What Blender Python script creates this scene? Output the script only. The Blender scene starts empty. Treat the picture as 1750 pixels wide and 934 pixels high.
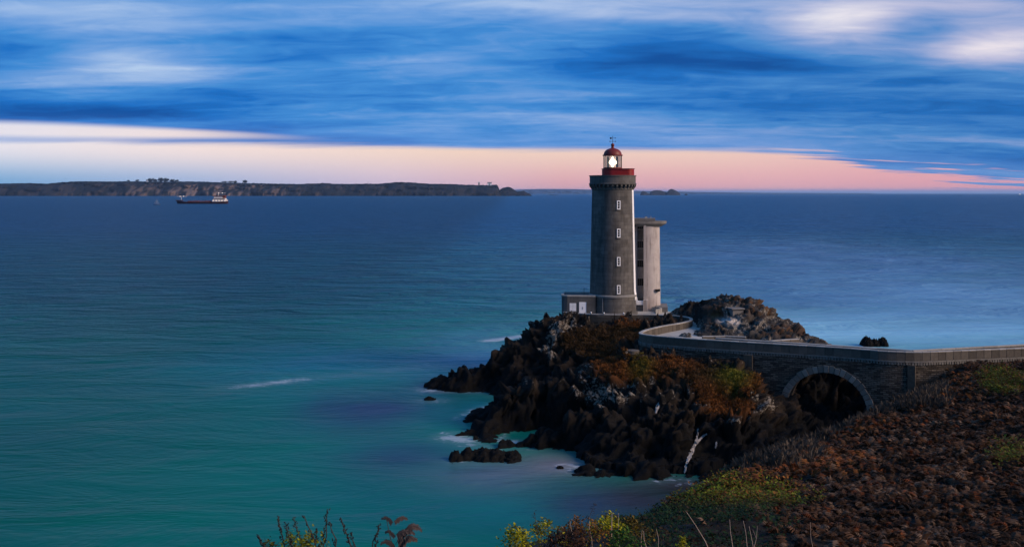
import bpy, bmesh, math, random
import numpy as np
from mathutils import Vector, Matrix
random.seed(7); RNG = np.random.default_rng(7)
SC = bpy.context.scene; COL = SC.collection
PI = math.pi
H = 28.0            # eye height above the sea, metres
F = 1750.0          # focal length expressed in photo pixels
HZ = 330.0          # horizon row
def srgb(r, g, b, a=1.0):
    f = lambda c: (c/255/12.92) if c/255 <= .04045 else ((c/255+.055)/1.055)**2.4
    return (f(r), f(g), f(b), a)
def P(px, py, D): return Vector(((px-875)/F*D, D, H-(py-HZ)*D/F))
def PZ(px, py, z):
    D = (H-z)*F/(py-HZ); return Vector(((px-875)/F*D, D, z))

# ------------------------------------------------------------------ camera
cam = bpy.data.cameras.new('camera'); cam.lens = 36.0; cam.sensor_width = 36.0
cam.shift_y = -(467-HZ)/1750.0; cam.clip_start = .1; cam.clip_end = 300000
camo = bpy.data.objects.new('camera', cam); COL.objects.link(camo)
camo.location = (0, 0, H); camo.rotation_euler = (PI/2, 0, 0); SC.camera = camo
SC.view_settings.view_transform = 'Standard'; SC.view_settings.look = 'None'
SC.view_settings.exposure = 0.0; SC.view_settings.gamma = 1.0
SC.render.engine = 'CYCLES'
SC.cycles.use_denoising = True; SC.cycles.max_bounces = 6
SC.cycles.volume_bounces = 0

# ------------------------------------------------------------------ node helper
class NT:
    def __init__(s, tree): s.t = tree; s.n = tree.nodes; s.l = tree.links
    def node(s, typ, **kw):
        n = s.n.new(typ)
        for k, v in kw.items(): setattr(n, k, v)
        return n
    def put(s, sock, v):
        if isinstance(v, bpy.types.NodeSocket): s.l.new(v, sock)
        elif v is not None:
            try: sock.default_value = v
            except Exception: sock.default_value = tuple(v)[:3]
    def math(s, op, a, b=None, c=None, clamp=False):
        n = s.node('ShaderNodeMath', operation=op, use_clamp=clamp)
        s.put(n.inputs[0], a)
        if b is not None: s.put(n.inputs[1], b)
        if c is not None: s.put(n.inputs[2], c)
        return n.outputs[0]
    def vec(s, x, y, z):
        n = s.node('ShaderNodeCombineXYZ'); s.put(n.inputs[0], x); s.put(n.inputs[1], y); s.put(n.inputs[2], z); return n.outputs[0]
    def mix(s, f, a, b, mode='MIX'):
        n = s.node('ShaderNodeMix', data_type='RGBA', blend_type=mode)
        s.put(n.inputs[0], f); s.put(n.inputs[6], a); s.put(n.inputs[7], b); return n.outputs[2]
    def noise(s, vec, scale, detail=4, rough=.5, dist=0.0):
        n = s.node('ShaderNodeTexNoise'); s.put(n.inputs['Vector'], vec)
        n.inputs['Scale'].default_value = scale; n.inputs['Detail'].default_value = detail
        n.inputs['Roughness'].default_value = rough; n.inputs['Distortion'].default_value = dist
        return n.outputs['Fac']
    def ramp(s, f, stops, interp='LINEAR'):
        n = s.node('ShaderNodeValToRGB'); s.put(n.inputs[0], f); cr = n.color_ramp; cr.interpolation = interp
        while len(cr.elements) < len(stops): cr.elements.new(.5)
        for e, (p, c) in zip(cr.elements, stops): e.position = p; e.color = c if len(c) == 4 else (*c, 1)
        return n.outputs[0]
    def smooth(s, x, a, b):
        n = s.node('ShaderNodeMapRange', interpolation_type='SMOOTHSTEP')
        s.put(n.inputs[0], x); s.put(n.inputs[1], a); s.put(n.inputs[2], b); return n.outputs[0]
    def mapping(s, vec, loc=(0,0,0), rot=(0,0,0), scale=(1,1,1)):
        n = s.node('ShaderNodeMapping'); s.put(n.inputs[0], vec)
        n.inputs[1].default_value = loc; n.inputs[2].default_value = rot; n.inputs[3].default_value = scale; return n.outputs[0]
    def curve(s, x, pts, lo, hi):
        """piecewise smooth curve: pts (x, y in 0..1); x from lo..hi"""
        mr = s.node('ShaderNodeMapRange'); s.put(mr.inputs[0], x); mr.inputs[1].default_value = lo; mr.inputs[2].default_value = hi
        n = s.node('ShaderNodeFloatCurve'); s.put(n.inputs['Value'], mr.outputs[0])
        c = n.mapping.curves[0]
        while len(c.points) < len(pts): c.points.new(.5, .5)
        for p, (a, b) in zip(c.points, sorted(pts)): p.location = ((a-lo)/(hi-lo), b); p.handle_type = 'AUTO_CLAMPED'
        n.mapping.update(); return n.outputs[0]

# ------------------------------------------------------------------ world: clouded dusk sky
SUN_AZ, SUN_EL = math.radians(111), math.radians(26)      # clockwise from the view axis (+Y)
world = bpy.data.worlds.new('World'); SC.world = world; world.use_nodes = True
w = NT(world.node_tree); w.n.clear()
tc = w.node('ShaderNodeTexCoord'); sep = w.node('ShaderNodeSeparateXYZ'); w.put(sep.inputs[0], tc.outputs['Generated'])
X, Y, Z = sep.outputs
hyp = w.math('SQRT', w.math('ADD', w.math('MULTIPLY', X, X), w.math('MULTIPLY', Y, Y)))
T = w.math('DIVIDE', Z, w.math('MAXIMUM', hyp, .02))         # tan(elevation)
AZ = w.math('ARCTAN2', X, Y)
zz = w.math('ADD', w.math('MAXIMUM', Z, 0.0), .11)
Q = w.vec(w.math('DIVIDE', X, zz), w.math('DIVIDE', Y, zz), 0.0)   # flat cloud deck seen from below
def pe(px, py):                                            # photo point -> azimuth, tan(elevation)
    u = (px-875)/F; return math.atan(u), (HZ-py)/F/math.sqrt(1+u*u)
LO, HI = -.9, .9
edge_px = [(0,243),(200,244),(400,247),(600,250),(900,256),(1100,257),(1300,259),(1400,268),(1500,287),(1600,299),(1750,315)]
ed = [(pe(*q)[0], pe(*q)[1]*8) for q in edge_px]
ed = [(LO, ed[0][1])]+ed+[(.62, .03), (HI, .03)]
edge = w.math('DIVIDE', w.curve(AZ, ed, LO, HI), 8.0)
n_rag = w.noise(w.mapping(Q, scale=(.5, 2.4, 1)), 2.2, 4, .55)
rag_amt = w.math('ADD', .007, w.math('MULTIPLY', w.smooth(AZ, .2, .4), .06))
edge2 = w.math('ADD', edge, w.math('MULTIPLY', w.math('SUBTRACT', n_rag, .5), rag_amt))
deck = w.smooth(w.math('SUBTRACT', T, edge2), -.0035, .0045)
# lit gap at the left, above a thin cloud streak
def line(pts): 
    c = [(pe(*q)[0], pe(*q)[1]*8) for q in pts]; c = [(LO, c[0][1])]+c+[(HI, c[-1][1])]
    return w.math('DIVIDE', w.curve(AZ, c, LO, HI), 8.0)
gapc = line([(0,221),(200,226),(400,231),(600,238)])
gd = w.math('ABSOLUTE', w.math('SUBTRACT', T, gapc))
gw = w.math('MULTIPLY', .0062, w.smooth(AZ, -.18, -.46))
gap = w.math('MULTIPLY', w.smooth(gd, w.math('ADD', gw, .004), w.math('MULTIPLY', gw, .4)), w.smooth(AZ, -.16, -.34))
deck = w.math('MULTIPLY', deck, w.math('SUBTRACT', 1.0, w.math('MULTIPLY', gap, .95)))
thin = w.math('MULTIPLY', w.smooth(AZ, -.2, -.45), w.smooth(T, .062, .05))
deck = w.math('MULTIPLY', deck, w.math('SUBTRACT', 1.0, w.math('MULTIPLY', thin, .3)))
# clear band
fa = w.math('DIVIDE', w.math('ADD', AZ, .5), 1.0, clamp=True)
low = w.ramp(fa, [(0,srgb(112,174,222)),(.2,srgb(168,190,228)),(.38,srgb(220,198,218)),(.55,srgb(234,176,182)),(.75,srgb(238,178,184)),(1,srgb(236,160,172))])
high = w.ramp(fa, [(0,srgb(238,236,246)),(.2,srgb(252,232,228)),(.45,srgb(250,218,200)),(.7,srgb(246,210,196)),(1,srgb(240,176,180))])
clear = w.mix(w.smooth(T, .006, .045), low, high)
clear = w.mix(w.smooth(T, .006, -.001), clear, srgb(96,140,205))
sky = w.node('ShaderNodeTexSky', sky_type='NISHITA', sun_disc=False)
sky.sun_elevation = SUN_EL; sky.sun_rotation = SUN_AZ; sky.altitude = 30
skyd = w.mix(1.0, sky.outputs[0], (.05, .05, .05, 1), 'MULTIPLY')
clear = w.mix(.06, clear, skyd)
# clouds
n1 = w.noise(w.mapping(Q, loc=(3.1, .7, 0), rot=(0,0,.10), scale=(.52, 1.15, 1)), 1.0, 5, .50, .5)
n2 = w.noise(w.mapping(Q, loc=(9.0, 4.2, 0), rot=(0,0,-.06), scale=(.55, 1.9, 1)), 2.2, 3.5, .5, .5)
n3 = w.noise(w.mapping(Q, loc=(2.0, 7.7, 0), rot=(0,0,.12), scale=(1.0, 1.45, 1)), 3.4, 4, .58, 1.3)
nn = w.math('ADD', w.math('ADD', w.math('MULTIPLY', n1, .60), w.math('MULTIPLY', n2, .26)), w.math('MULTIPLY', n3, .18))
nn = w.math('SUBTRACT', nn, .025)
def blob(px, py, sx, sy, amp):
    a, t = pe(px, py)
    da = w.math('DIVIDE', w.math('SUBTRACT', AZ, a), sx/F); dt = w.math('DIVIDE', w.math('SUBTRACT', T, t), sy/F)
    e = w.math('ADD', w.math('MULTIPLY', da, da), w.math('MULTIPLY', dt, dt))
    return w.math('MULTIPLY', w.math('EXPONENT', w.math('MULTIPLY', e, -1.0)), amp)
for b in [(1430,45,120,36,.27),(1700,78,140,34,.36),(1560,8,240,22,.12),(1570,60,60,60,-.10),(250,118,130,26,.24),(190,96,90,16,.10),(90,150,150,30,.16),(80,10,260,34,.17),(760,105,210,26,.09),(620,15,260,30,.10),(1000,8,260,26,.16),
          (950,205,380,34,.07),(1250,215,300,24,.05),(1160,110,230,55,-.12),(1500,160,330,30,-.06),(80,185,260,26,-.14),(560,75,180,36,-.09),(1650,205,300,30,-.10),(30,90,120,22,-.10)]:
    nn = w.math('ADD', nn, blob(*b))
cl = w.ramp(nn, [(.28,srgb(20,82,158)),(.41,srgb(34,112,194)),(.52,srgb(74,140,210)),(.62,srgb(124,160,218)),(.76,srgb(186,195,230)),(.92,srgb(246,243,250))])
cloudside = w.mix(w.smooth(AZ, -.1, .45), (.8,1.0,1.03,1), (1.0,.93,.90,1))
cl = w.mix(1.0, cl, cloudside, 'MULTIPLY')
cl = w.mix(w.math('MULTIPLY', w.smooth(w.math('SUBTRACT', T, edge), .03, .0), .35), cl, srgb(120,160,225))
skycol = w.mix(deck, clear, cl)
skycol = w.mix(w.smooth(T, 0, -.02), skycol, srgb(30,60,100))
bg = w.node('ShaderNodeBackground'); w.put(bg.inputs[0], skycol); bg.inputs[1].default_value = 1.0
wo = w.node('ShaderNodeOutputWorld'); w.l.new(bg.outputs[0], wo.inputs[0])

sl = bpy.data.lights.new('sun', 'SUN'); sl.energy = 4.2; sl.angle = math.radians(26); sl.color = (1.0, .77, .60)
so = bpy.data.objects.new('sun', sl); COL.objects.link(so)
sd = Vector((math.sin(SUN_AZ)*math.cos(SUN_EL), math.cos(SUN_AZ)*math.cos(SUN_EL), math.sin(SUN_EL)))
so.rotation_euler = sd.to_track_quat('Z', 'Y').to_euler(); so.location = (60, -40, 90)

# ------------------------------------------------------------------ materials
def material(name, col=(.5,.5,.5), rough=.8, var=.25, scale=3.0, bump=0.0, bscale=None, attr=None, spec=.3, stain=0.0, metal=0.0, rand=0.0, emit=None, estr=0.0, coord='Object', tint=None):
    m = bpy.data.materials.new(name); m.use_nodes = True; t = NT(m.node_tree); b = t.n['Principled BSDF']
    g = t.node('ShaderNodeTexCoord').outputs[coord]
    if attr:
        base = t.node('ShaderNodeAttribute', attribute_name=attr).outputs['Color']
    else:
        rgb = t.node('ShaderNodeRGB'); rgb.outputs[0].default_value = (*col[:3], 1); base = rgb.outputs[0]
    n = t.noise(g, scale, 6, .6)
    lo = 1-var; k = t.math('ADD', lo, t.math('MULTIPLY', n, 2*var))
    base = t.mix(1.0, base, t.vec(k, k, k), 'MULTIPLY')
    if tint:
        base = t.mix(t.smooth(t.noise(g, scale*.35, 4, .6), .48, .68), base, (*tint[:3], 1))
    if stain:
        sn = t.noise(t.mapping(g, scale=(1.4, 1.4, .12)), 1.6, 5, .6)
        kk = t.math('SUBTRACT', 1.0, t.math('MULTIPLY', t.smooth(sn, .48, .72), stain))
        base = t.mix(1.0, base, t.vec(kk, kk, kk), 'MULTIPLY')
    if rand:
        r = t.node('ShaderNodeObjectInfo').outputs['Random']
        rk = t.math('ADD', 1-rand, t.math('MULTIPLY', r, 2*rand))
        base = t.mix(1.0, base, t.vec(rk, rk, rk), 'MULTIPLY')
    t.put(b.inputs['Base Color'], base); b.inputs['Roughness'].default_value = rough
    b.inputs['Specular IOR Level'].default_value = spec; b.inputs['Metallic'].default_value = metal
    if bump:
        bp = t.node('ShaderNodeBump'); bp.inputs['Strength'].default_value = 1.0; bp.inputs['Distance'].default_value = bump
        t.put(bp.inputs['Height'], t.noise(g, bscale or scale*2, 8, .65)); t.put(b.inputs['Normal'], bp.outputs[0])
    if emit:
        b.inputs['Emission Color'].default_value = (*emit[:3], 1); b.inputs['Emission Strength'].default_value = estr
    return m

M = {}
M['granite'] = material('granite', (.098,.090,.083), .85, .35, 1.4, .03, 5, stain=.38, tint=(.075,.066,.058))
M['granite_pale'] = material('pale_granite', (.19,.176,.16), .85, .3, 2.2, .02, 6, stain=.3)  # paler stone of the string course and sills
M['concrete'] = material('concrete', (.40,.345,.315), .85, .28, .9, .01, 6, stain=.55, tint=(.30,.25,.225))
M['concrete_dark'] = material('weathered_concrete', (.15,.138,.128), .9, .4, 1.6, .02, 5, stain=.3)
M['stone'] = material('bridge_stone', (.080,.066,.052), .9, .42, 2.5, .03, 7, rand=.28, coord='Object')
M['pilaster'] = material('pilaster_stone', (.075,.058,.042), .95, .6, 3.5, .06, 6, stain=.4)
M['coping'] = material('coping_stone', (.30,.275,.245), .9, .35, 2.4, .015, 8, rand=.2)
M['cornice'] = material('cornice_stone', (.15,.134,.115), .9, .5, 3.5, .03, 7, stain=.5)
M['vouss'] = material('voussoir_stone', (.165,.138,.112), .9, .35, 3, .03, 7, rand=.28)
M['white'] = material('white_paint', (.80,.77,.75), .6, .08, 2)
M['red'] = material('red_paint', (.26,.012,.010), .5, .25, 1.5, tint=(.19,.010,.008))
M['darkred'] = material('dark_red_paint', (.15,.017,.012), .5, .3, 1.6)
M['dark'] = material('dark_opening', (.015,.014,.014), .25, .2, 2)
M['iron'] = material('dark_iron', (.03,.03,.03), .5, .2, 4)
M['steel'] = material('grey_metal', (.22,.22,.22), .5, .2, 3)
M['road'] = material('road_concrete', (.36,.335,.30), .9, .3, .8, .01, 4, tint=(.24,.225,.2))
M['bird'] = material('streak_white', (.30,.27,.25), .8, .6, 3.0)

def glass_mat():
    m = bpy.data.materials.new('lantern_glass'); m.use_nodes = True; t = NT(m.node_tree); t.n.remove(t.n['Principled BSDF'])
    a = t.node('ShaderNodeBsdfTransparent'); a.inputs[0].default_value = (.86,.84,.80,1)
    g = t.node('ShaderNodeBsdfGlossy'); g.inputs['Roughness'].default_value = .05
    x = t.node('ShaderNodeMixShader'); x.inputs[0].default_value = .12
    t.l.new(a.outputs[0], x.inputs[1]); t.l.new(g.outputs[0], x.inputs[2]); t.l.new(x.outputs[0], t.n['Material Output'].inputs[0]); return m
M['glass'] = glass_mat()
M['lamp'] = material('lamp_light', (1,.95,.85), .5, 0, 1, emit=(1,.84,.55), estr=4.0)
M['shiplight'] = material('ship_light', (1,.9,.8), .5, 0, 1, emit=(1,.78,.6), estr=1.6)

def shaft_mat():
    m = M['granite'].copy(); m.name = 'tower_granite'; t = NT(m.node_tree); b = t.n['Principled BSDF']
    src = b.inputs['Base Color'].links[0].from_socket; sp = t.node('ShaderNodeSeparateXYZ'); t.put(sp.inputs[0], t.node('ShaderNodeTexCoord').outputs['Object'])
    ang = t.math('MULTIPLY', t.math('ARCTAN2', sp.outputs[0], sp.outputs[1]), 3.4)
    br = t.node('ShaderNodeTexBrick'); t.put(br.inputs['Vector'], t.vec(ang, sp.outputs[2], 0.0)); br.inputs['Scale'].default_value = 1; br.inputs['Brick Width'].default_value = 1.25; br.inputs['Row Height'].default_value = .55
    br.inputs['Mortar Size'].default_value = .025; br.inputs['Color1'].default_value = (.72,.72,.72,1); br.inputs['Color2'].default_value = (1.2,1.17,1.12,1); br.inputs['Mortar'].default_value = (.62,.6,.58,1)
    c = t.mix(.75, src, br.outputs['Color'], 'MULTIPLY')
    blot = t.smooth(t.noise(t.vec(t.math('MULTIPLY', ang, .5), t.math('MULTIPLY', sp.outputs[2], .09), 0.0), 1.0, 6, .65), .42, .66); kk = t.math('SUBTRACT', 1.08, t.math('MULTIPLY', blot, .42))
    t.put(b.inputs['Base Color'], t.mix(1.0, c, t.vec(kk, kk, kk), 'MULTIPLY')); return m
M['shaft'] = shaft_mat()
# masonry for the bridge flanks: real-size courses over uv in metres
def masonry():
    m = bpy.data.materials.new('coursed_masonry'); m.use_nodes = True; t = NT(m.node_tree); b = t.n['Principled BSDF']
    uv = t.node('ShaderNodeTexCoord').outputs['UV']
    warp = t.node('ShaderNodeVectorMath', operation='ADD'); t.put(warp.inputs[0], uv)
    nz = t.node('ShaderNodeTexNoise'); t.put(nz.inputs['Vector'], uv); nz.inputs['Scale'].default_value = 1.2
    sc = t.node('ShaderNodeVectorMath', operation='SCALE'); t.put(sc.inputs[0], nz.outputs['Color']); sc.inputs['Scale'].default_value = .16
    t.put(warp.inputs[1], sc.outputs[0])
    br = t.node('ShaderNodeTexBrick'); t.put(br.inputs['Vector'], warp.outputs[0])
    br.inputs['Scale'].default_value = 1.0; br.inputs['Brick Width'].default_value = .62; br.inputs['Row Height'].default_value = .21
    br.inputs['Mortar Size'].default_value = .03; br.inputs['Mortar Smooth'].default_value = .3; br.inputs['Bias'].default_value = -.1
    br.inputs['Color1'].default_value = (.036,.028,.021,1); br.inputs['Color2'].default_value = (.150,.120,.092,1); br.inputs['Mortar'].default_value = (.02,.018,.016,1)
    big = t.noise(uv, .5, 5, .65); k = t.math('ADD', .45, t.math('MULTIPLY', big, 1.1))
    c = t.mix(1.0, br.outputs['Color'], t.vec(k, k, k), 'MULTIPLY')
    c = t.mix(t.smooth(t.noise(uv, .9, 5, .7), .56, .72), c, (.035,.028,.018,1))
    t.put(b.inputs['Base Color'], c); b.inputs['Roughness'].default_value = .92; b.inputs['Specular IOR Level'].default_value = .2
    bp = t.node('ShaderNodeBump'); bp.inputs['Distance'].default_value = .09
    hgt = t.math('ADD', t.math('MULTIPLY', br.outputs['Fac'], -.8), t.noise(uv, 5, 6, .7)); t.put(bp.inputs['Height'], hgt)
    t.put(b.inputs['Normal'], bp.outputs[0]); return m
M['masonry'] = masonry()

# ------------------------------------------------------------------ object helpers
def link(name, me, mat=None, parent=None, smooth=False):
    o = bpy.data.objects.new(name, me); COL.objects.link(o)
    if mat: me.materials.append(mat)
    if parent: o.parent = parent
    if smooth: me.polygons.foreach_set('use_smooth', [True]*len(me.polygons))
    return o
def raw(name, v, f, mat=None, parent=None, smooth=False):
    me = bpy.data.meshes.new(name); me.from_pydata([tuple(a) for a in v], [], [tuple(a) for a in f]); me.update()
    return link(name, me, mat, parent, smooth)
def npmesh(name, v, tris, mat=None, parent=None, smooth=False, col=None, quads=False):
    k = 4 if quads else 3
    me = bpy.data.meshes.new(name); v = np.asarray(v, np.float32); tris = np.asarray(tris, np.int32)
    me.vertices.add(len(v)); me.vertices.foreach_set('co', v.ravel())
    me.loops.add(tris.size); me.loops.foreach_set('vertex_index', tris.ravel())
    me.polygons.add(len(tris)); me.polygons.foreach_set('loop_start', np.arange(0, tris.size, k, dtype=np.int32))
    me.polygons.foreach_set('loop_total', np.full(len(tris), k, np.int32))
    me.update(calc_edges=True)
    if col is not None:
        a = me.color_attributes.new('tone', 'FLOAT_COLOR', 'POINT'); c = np.ones((len(v), 4), np.float32); c[:, :col.shape[1]] = col; a.data.foreach_set('color', c.ravel())
    return link(name, me, mat, parent, smooth)
class BM:
    def __init__(s): s.b = bmesh.new()
    def box(s, x0, x1, y0, y1, z0, z1, mat=None, bevel=0):
        vs = [s.b.verts.new(Vector(p)) for p in ((x0,y0,z0),(x1,y0,z0),(x1,y1,z0),(x0,y1,z0),(x0,y0,z1),(x1,y0,z1),(x1,y1,z1),(x0,y1,z1))]
        if mat: 
            for v in vs: v.co = mat @ v.co
        fs = [s.b.faces.new([vs[i] for i in q]) for q in ((3,2,1,0),(4,5,6,7),(0,1,5,4),(1,2,6,5),(2,3,7,6),(3,0,4,7))]
        if bevel:
            bmesh.ops.bevel(s.b, geom=list({e for f in fs for e in f.edges}), offset=bevel, segments=1, affect='EDGES')
        return s
    def lathe(s, prof, n=48, a0=0, a1=2*PI, cx=0, cy=0):
        full = abs(a1-a0-2*PI) < 1e-6; m = n if full else n+1
        rings = []
        for r, z in prof:
            if r < 1e-6: rings.append([s.b.verts.new((cx, cy, z))]*m)
            else: rings.append([s.b.verts.new((cx+r*math.cos(a0+(a1-a0)*i/n), cy+r*math.sin(a0+(a1-a0)*i/n), z)) for i in range(m)])
        for a, b in zip(rings, rings[1:]):
            for i in range(n):
                j = (i+1) % m
                q = []
                for v in (a[i], a[j], b[j], b[i]):
                    if v not in q: q.append(v)
                if len(q) > 2:
                    try: s.b.faces.new(q)
                    except ValueError: pass
        return s
    def prism(s, poly, z0, z1, cap=True):
        lo = [s.b.verts.new((x, y, z0)) for x, y in poly]; hi = [s.b.verts.new((x, y, z1)) for x, y in poly]; n = len(poly)
        for i in range(n): s.b.faces.new((lo[i], lo[(i+1) % n], hi[(i+1) % n], hi[i]))
        if cap: s.b.faces.new(hi); s.b.faces.new(lo[::-1])
        return s
    def tube(s, pts, r, n=6, r1=None):
        pts = [Vector(p) for p in pts]; rings = []
        for i, p in enumerate(pts):
            d = (pts[min(i+1, len(pts)-1)]-pts[max(i-1, 0)]).normalized()
            u = d.orthogonal().normalized(); v = d.cross(u)
            rr = r if r1 is None else r+(r1-r)*i/(len(pts)-1)
            rings.append([s.b.verts.new(p+(u*math.cos(2*PI*k/n)+v*math.sin(2*PI*k/n))*rr) for k in range(n)])
        for a, b in zip(rings, rings[1:]):
            for k in range(n): s.b.faces.new((a[k], a[(k+1) % n], b[(k+1) % n], b[k]))
        s.b.faces.new(rings[0][::-1]); s.b.faces.new(rings[-1]); return s
    def ball(s, c, r, sz=(1,1,1), seg=10):
        bmesh.ops.create_uvsphere(s.b, u_segments=seg, v_segments=max(5, seg//2), radius=r, matrix=Matrix.Translation(c) @ Matrix.Diagonal((*sz, 1))); return s
    def done(s, name, mat, parent=None, smooth=False):
        bmesh.ops.recalc_face_normals(s.b, faces=s.b.faces); me = bpy.data.meshes.new(name); s.b.to_mesh(me); s.b.free()
        o = link(name, me, mat, parent, smooth)
        if smooth: me.set_sharp_from_angle(angle=math.radians(35))
        return o
def tag(o, label, cat, group=None, kind=None):
    if label: o['label'] = label
    if cat: o['category'] = cat
    if group: o['group'] = group
    if kind: o['kind'] = kind
    return o
def thing(name, label, cat, loc=(0,0,0), rz=0, group=None):
    o = bpy.data.objects.new(name, None); COL.objects.link(o); o.location = loc; o.rotation_euler = (0, 0, rz); o.empty_display_size = .3
    return tag(o, label, cat, group)
def structure(o, label=None):
    o['kind'] = 'structure'
    if label: o['label'] = label
    return o

# ------------------------------------------------------------------ numpy noise
def hsh(ix, iy, iz, k):
    h = (ix.astype(np.int64)*374761393 + iy.astype(np.int64)*668265263 + iz.astype(np.int64)*2147483647 + k*1274126177) & 0xffffffff
    h = ((h ^ (h >> 13))*1274126177) & 0xffffffff; h = ((h ^ (h >> 16))*2246822519) & 0xffffffff; h = h ^ (h >> 13)
    return (h & 0xffffff)/float(0xffffff)
def vnoise(p, seed=0):
    i = np.floor(p).astype(np.int64); f = p-i; f = f*f*(3-2*f); r = 0
    for dx in (0,1):
        for dy in (0,1):
            for dz in (0,1):
                ww = (f[:,0] if dx else 1-f[:,0])*(f[:,1] if dy else 1-f[:,1])*(f[:,2] if dz else 1-f[:,2])
                r = r+ww*hsh(i[:,0]+dx, i[:,1]+dy, i[:,2]+dz, seed)
    return r
def fbm(p, o=4, seed=0):
    r = 0; a = .5; tot = 0
    for k in range(o): r = r+a*vnoise(p*2**k, seed+k*17); tot += a; a *= .5
    return r/tot
def facet(p, seed=0, tilt=1.0, more=False):
    """broken-block relief: every cell a tilted plane at its own height"""
    i = np.floor(p).astype(np.int64); best = np.full(len(p), 9.); sec = np.full(len(p), 9.); val = np.zeros(len(p)); tone = np.zeros(len(p))
    for dx in (-1,0,1):
        for dy in (-1,0,1):
            for dz in (-1,0,1):
                a, b, c = i[:,0]+dx, i[:,1]+dy, i[:,2]+dz
                q = np.stack([a+hsh(a,b,c,seed), b+hsh(a,b,c,seed+1), c+hsh(a,b,c,seed+2)], 1); d = p-q; dd = (d*d).sum(1)
                t = np.stack([hsh(a,b,c,seed+3)-.5, hsh(a,b,c,seed+4)-.5, hsh(a,b,c,seed+5)-.5], 1)
                v = hsh(a,b,c,seed+6)-.5+(t*d).sum(1)*2*tilt
                m = dd < best; sec = np.where(m, best, np.minimum(sec, dd)); best = np.where(m, dd, best); val[m] = v[m]
                if more: tone[m] = hsh(a,b,c,seed+7)[m]
    return (val, tone, np.sqrt(sec)-np.sqrt(best)) if more else val
class RBF:
    def __init__(s, pts, c=2.0):
        s.p = np.array([(a[0], a[1]) for a in pts]); z = np.array([a[2] for a in pts]); s.c = c; s.m = z.mean()
        d = np.sqrt(((s.p[:,None]-s.p[None])**2).sum(2)+c*c); s.w = np.linalg.solve(d-np.eye(len(d))*.15, z-s.m)
    def __call__(s, x, y):
        sh = x.shape; q = np.stack([x.ravel(), y.ravel()], 1); r = np.zeros(len(q))
        for k in range(0, len(q), 20000):
            a = q[k:k+20000]; r[k:k+20000] = np.sqrt(((a[:,None]-s.p[None])**2).sum(2)+s.c**2) @ s.w
        return (r+s.m).reshape(sh)
def inpoly(x, y, poly):
    r = np.zeros(x.shape, bool); n = len(poly)
    for i in range(n):
        (x0, y0), (x1, y1) = poly[i], poly[(i+1) % n]
        if y0 == y1: continue
        c = ((y0 > y) != (y1 > y)) & (x < (x1-x0)*(y-y0)/(y1-y0)+x0); r ^= c
    return r
def dseg(x, y, pts):
    best = np.full(x.shape, 1e9)
    for (x0, y0), (x1, y1) in zip(pts, pts[1:]):
        dx, dy = x1-x0, y1-y0; t = np.clip(((x-x0)*dx+(y-y0)*dy)/(dx*dx+dy*dy+1e-9), 0, 1)
        best = np.minimum(best, np.hypot(x-x0-t*dx, y-y0-t*dy))
    return best
def projpx(x, y, z): return 875+F*x/y, HZ+F*(H-z)/y
def sstep(a, b, x): t = np.clip((x-a)/(b-a), 0, 1); return t*t*(3-2*t)

# ------------------------------------------------------------------ parapet path (outer edge of the near parapet, on its top)
Epx = [(1830,590,10.5),(1750,594,10.5),(1650,598,10.5),(1554,602,10.5),(1480,596.5,10.5),(1400,591,10.5),(1330,587,10.5),(1260,583,10.5),(1190,578.5,10.5),(1130,574,10.5),(1104,571.5,10.5),(1093,569,10.45),(1094,566,10.4),(1106,561.5,10.35),
       (1130,556,10.3),(1160,551,10.25),(1177,547,10.2),(1178,543,10.15),(1166,540,10.05),(1140,538,9.95),(1100,537,9.9),(1055,537,9.9),(1010,536,9.9),(980,534,9.9),(962,532.5,9.9)]
Ectl = [PZ(*e) for e in Epx]
Ectl[3] = PZ(1554, 602, 10.5)
def resample(ctl, step, sharp=()):
    pts = []
    for i in range(len(ctl)-1):
        p0, p1, p2, p3 = ctl[max(i-1,0)], ctl[i], ctl[i+1], ctl[min(i+2,len(ctl)-1)]
        if i in sharp: p3 = p2+(p2-p1)
        if i-1 in sharp: p0 = p1-(p2-p1)
        if i < 9: p0, p3 = p1-(p2-p1), p2+(p2-p1)
        for k in range(24):
            t = k/24; a = .5*((2*p1)+(p2-p0)*t+(2*p0-5*p1+4*p2-p3)*t*t+(3*p1-p0-3*p2+p3)*t*t*t); pts.append(a)
    pts.append(ctl[-1]); s = [0]
    for a, b in zip(pts, pts[1:]): s.append(s[-1]+(b-a).length)
    n = round(s[-1]/step); out = []; j = 0
    for k in range(n+1):
        q = s[-1]*k/n
        while j < len(s)-2 and s[j+1] < q: j += 1
        t = (q-s[j])/max(1e-9, s[j+1]-s[j]); out.append(pts[j].lerp(pts[j+1], t))
    return out
E = resample(Ectl, .98)
def inward(i):                                        # towards the road
    a, b = E[max(i-1,0)], E[min(i+1,len(E)-1)]; d = (b-a); d.z = 0; d.normalize(); return Vector((d.y, -d.x, 0))
LH = Vector((15.63, 159.0, 9.35))
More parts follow.
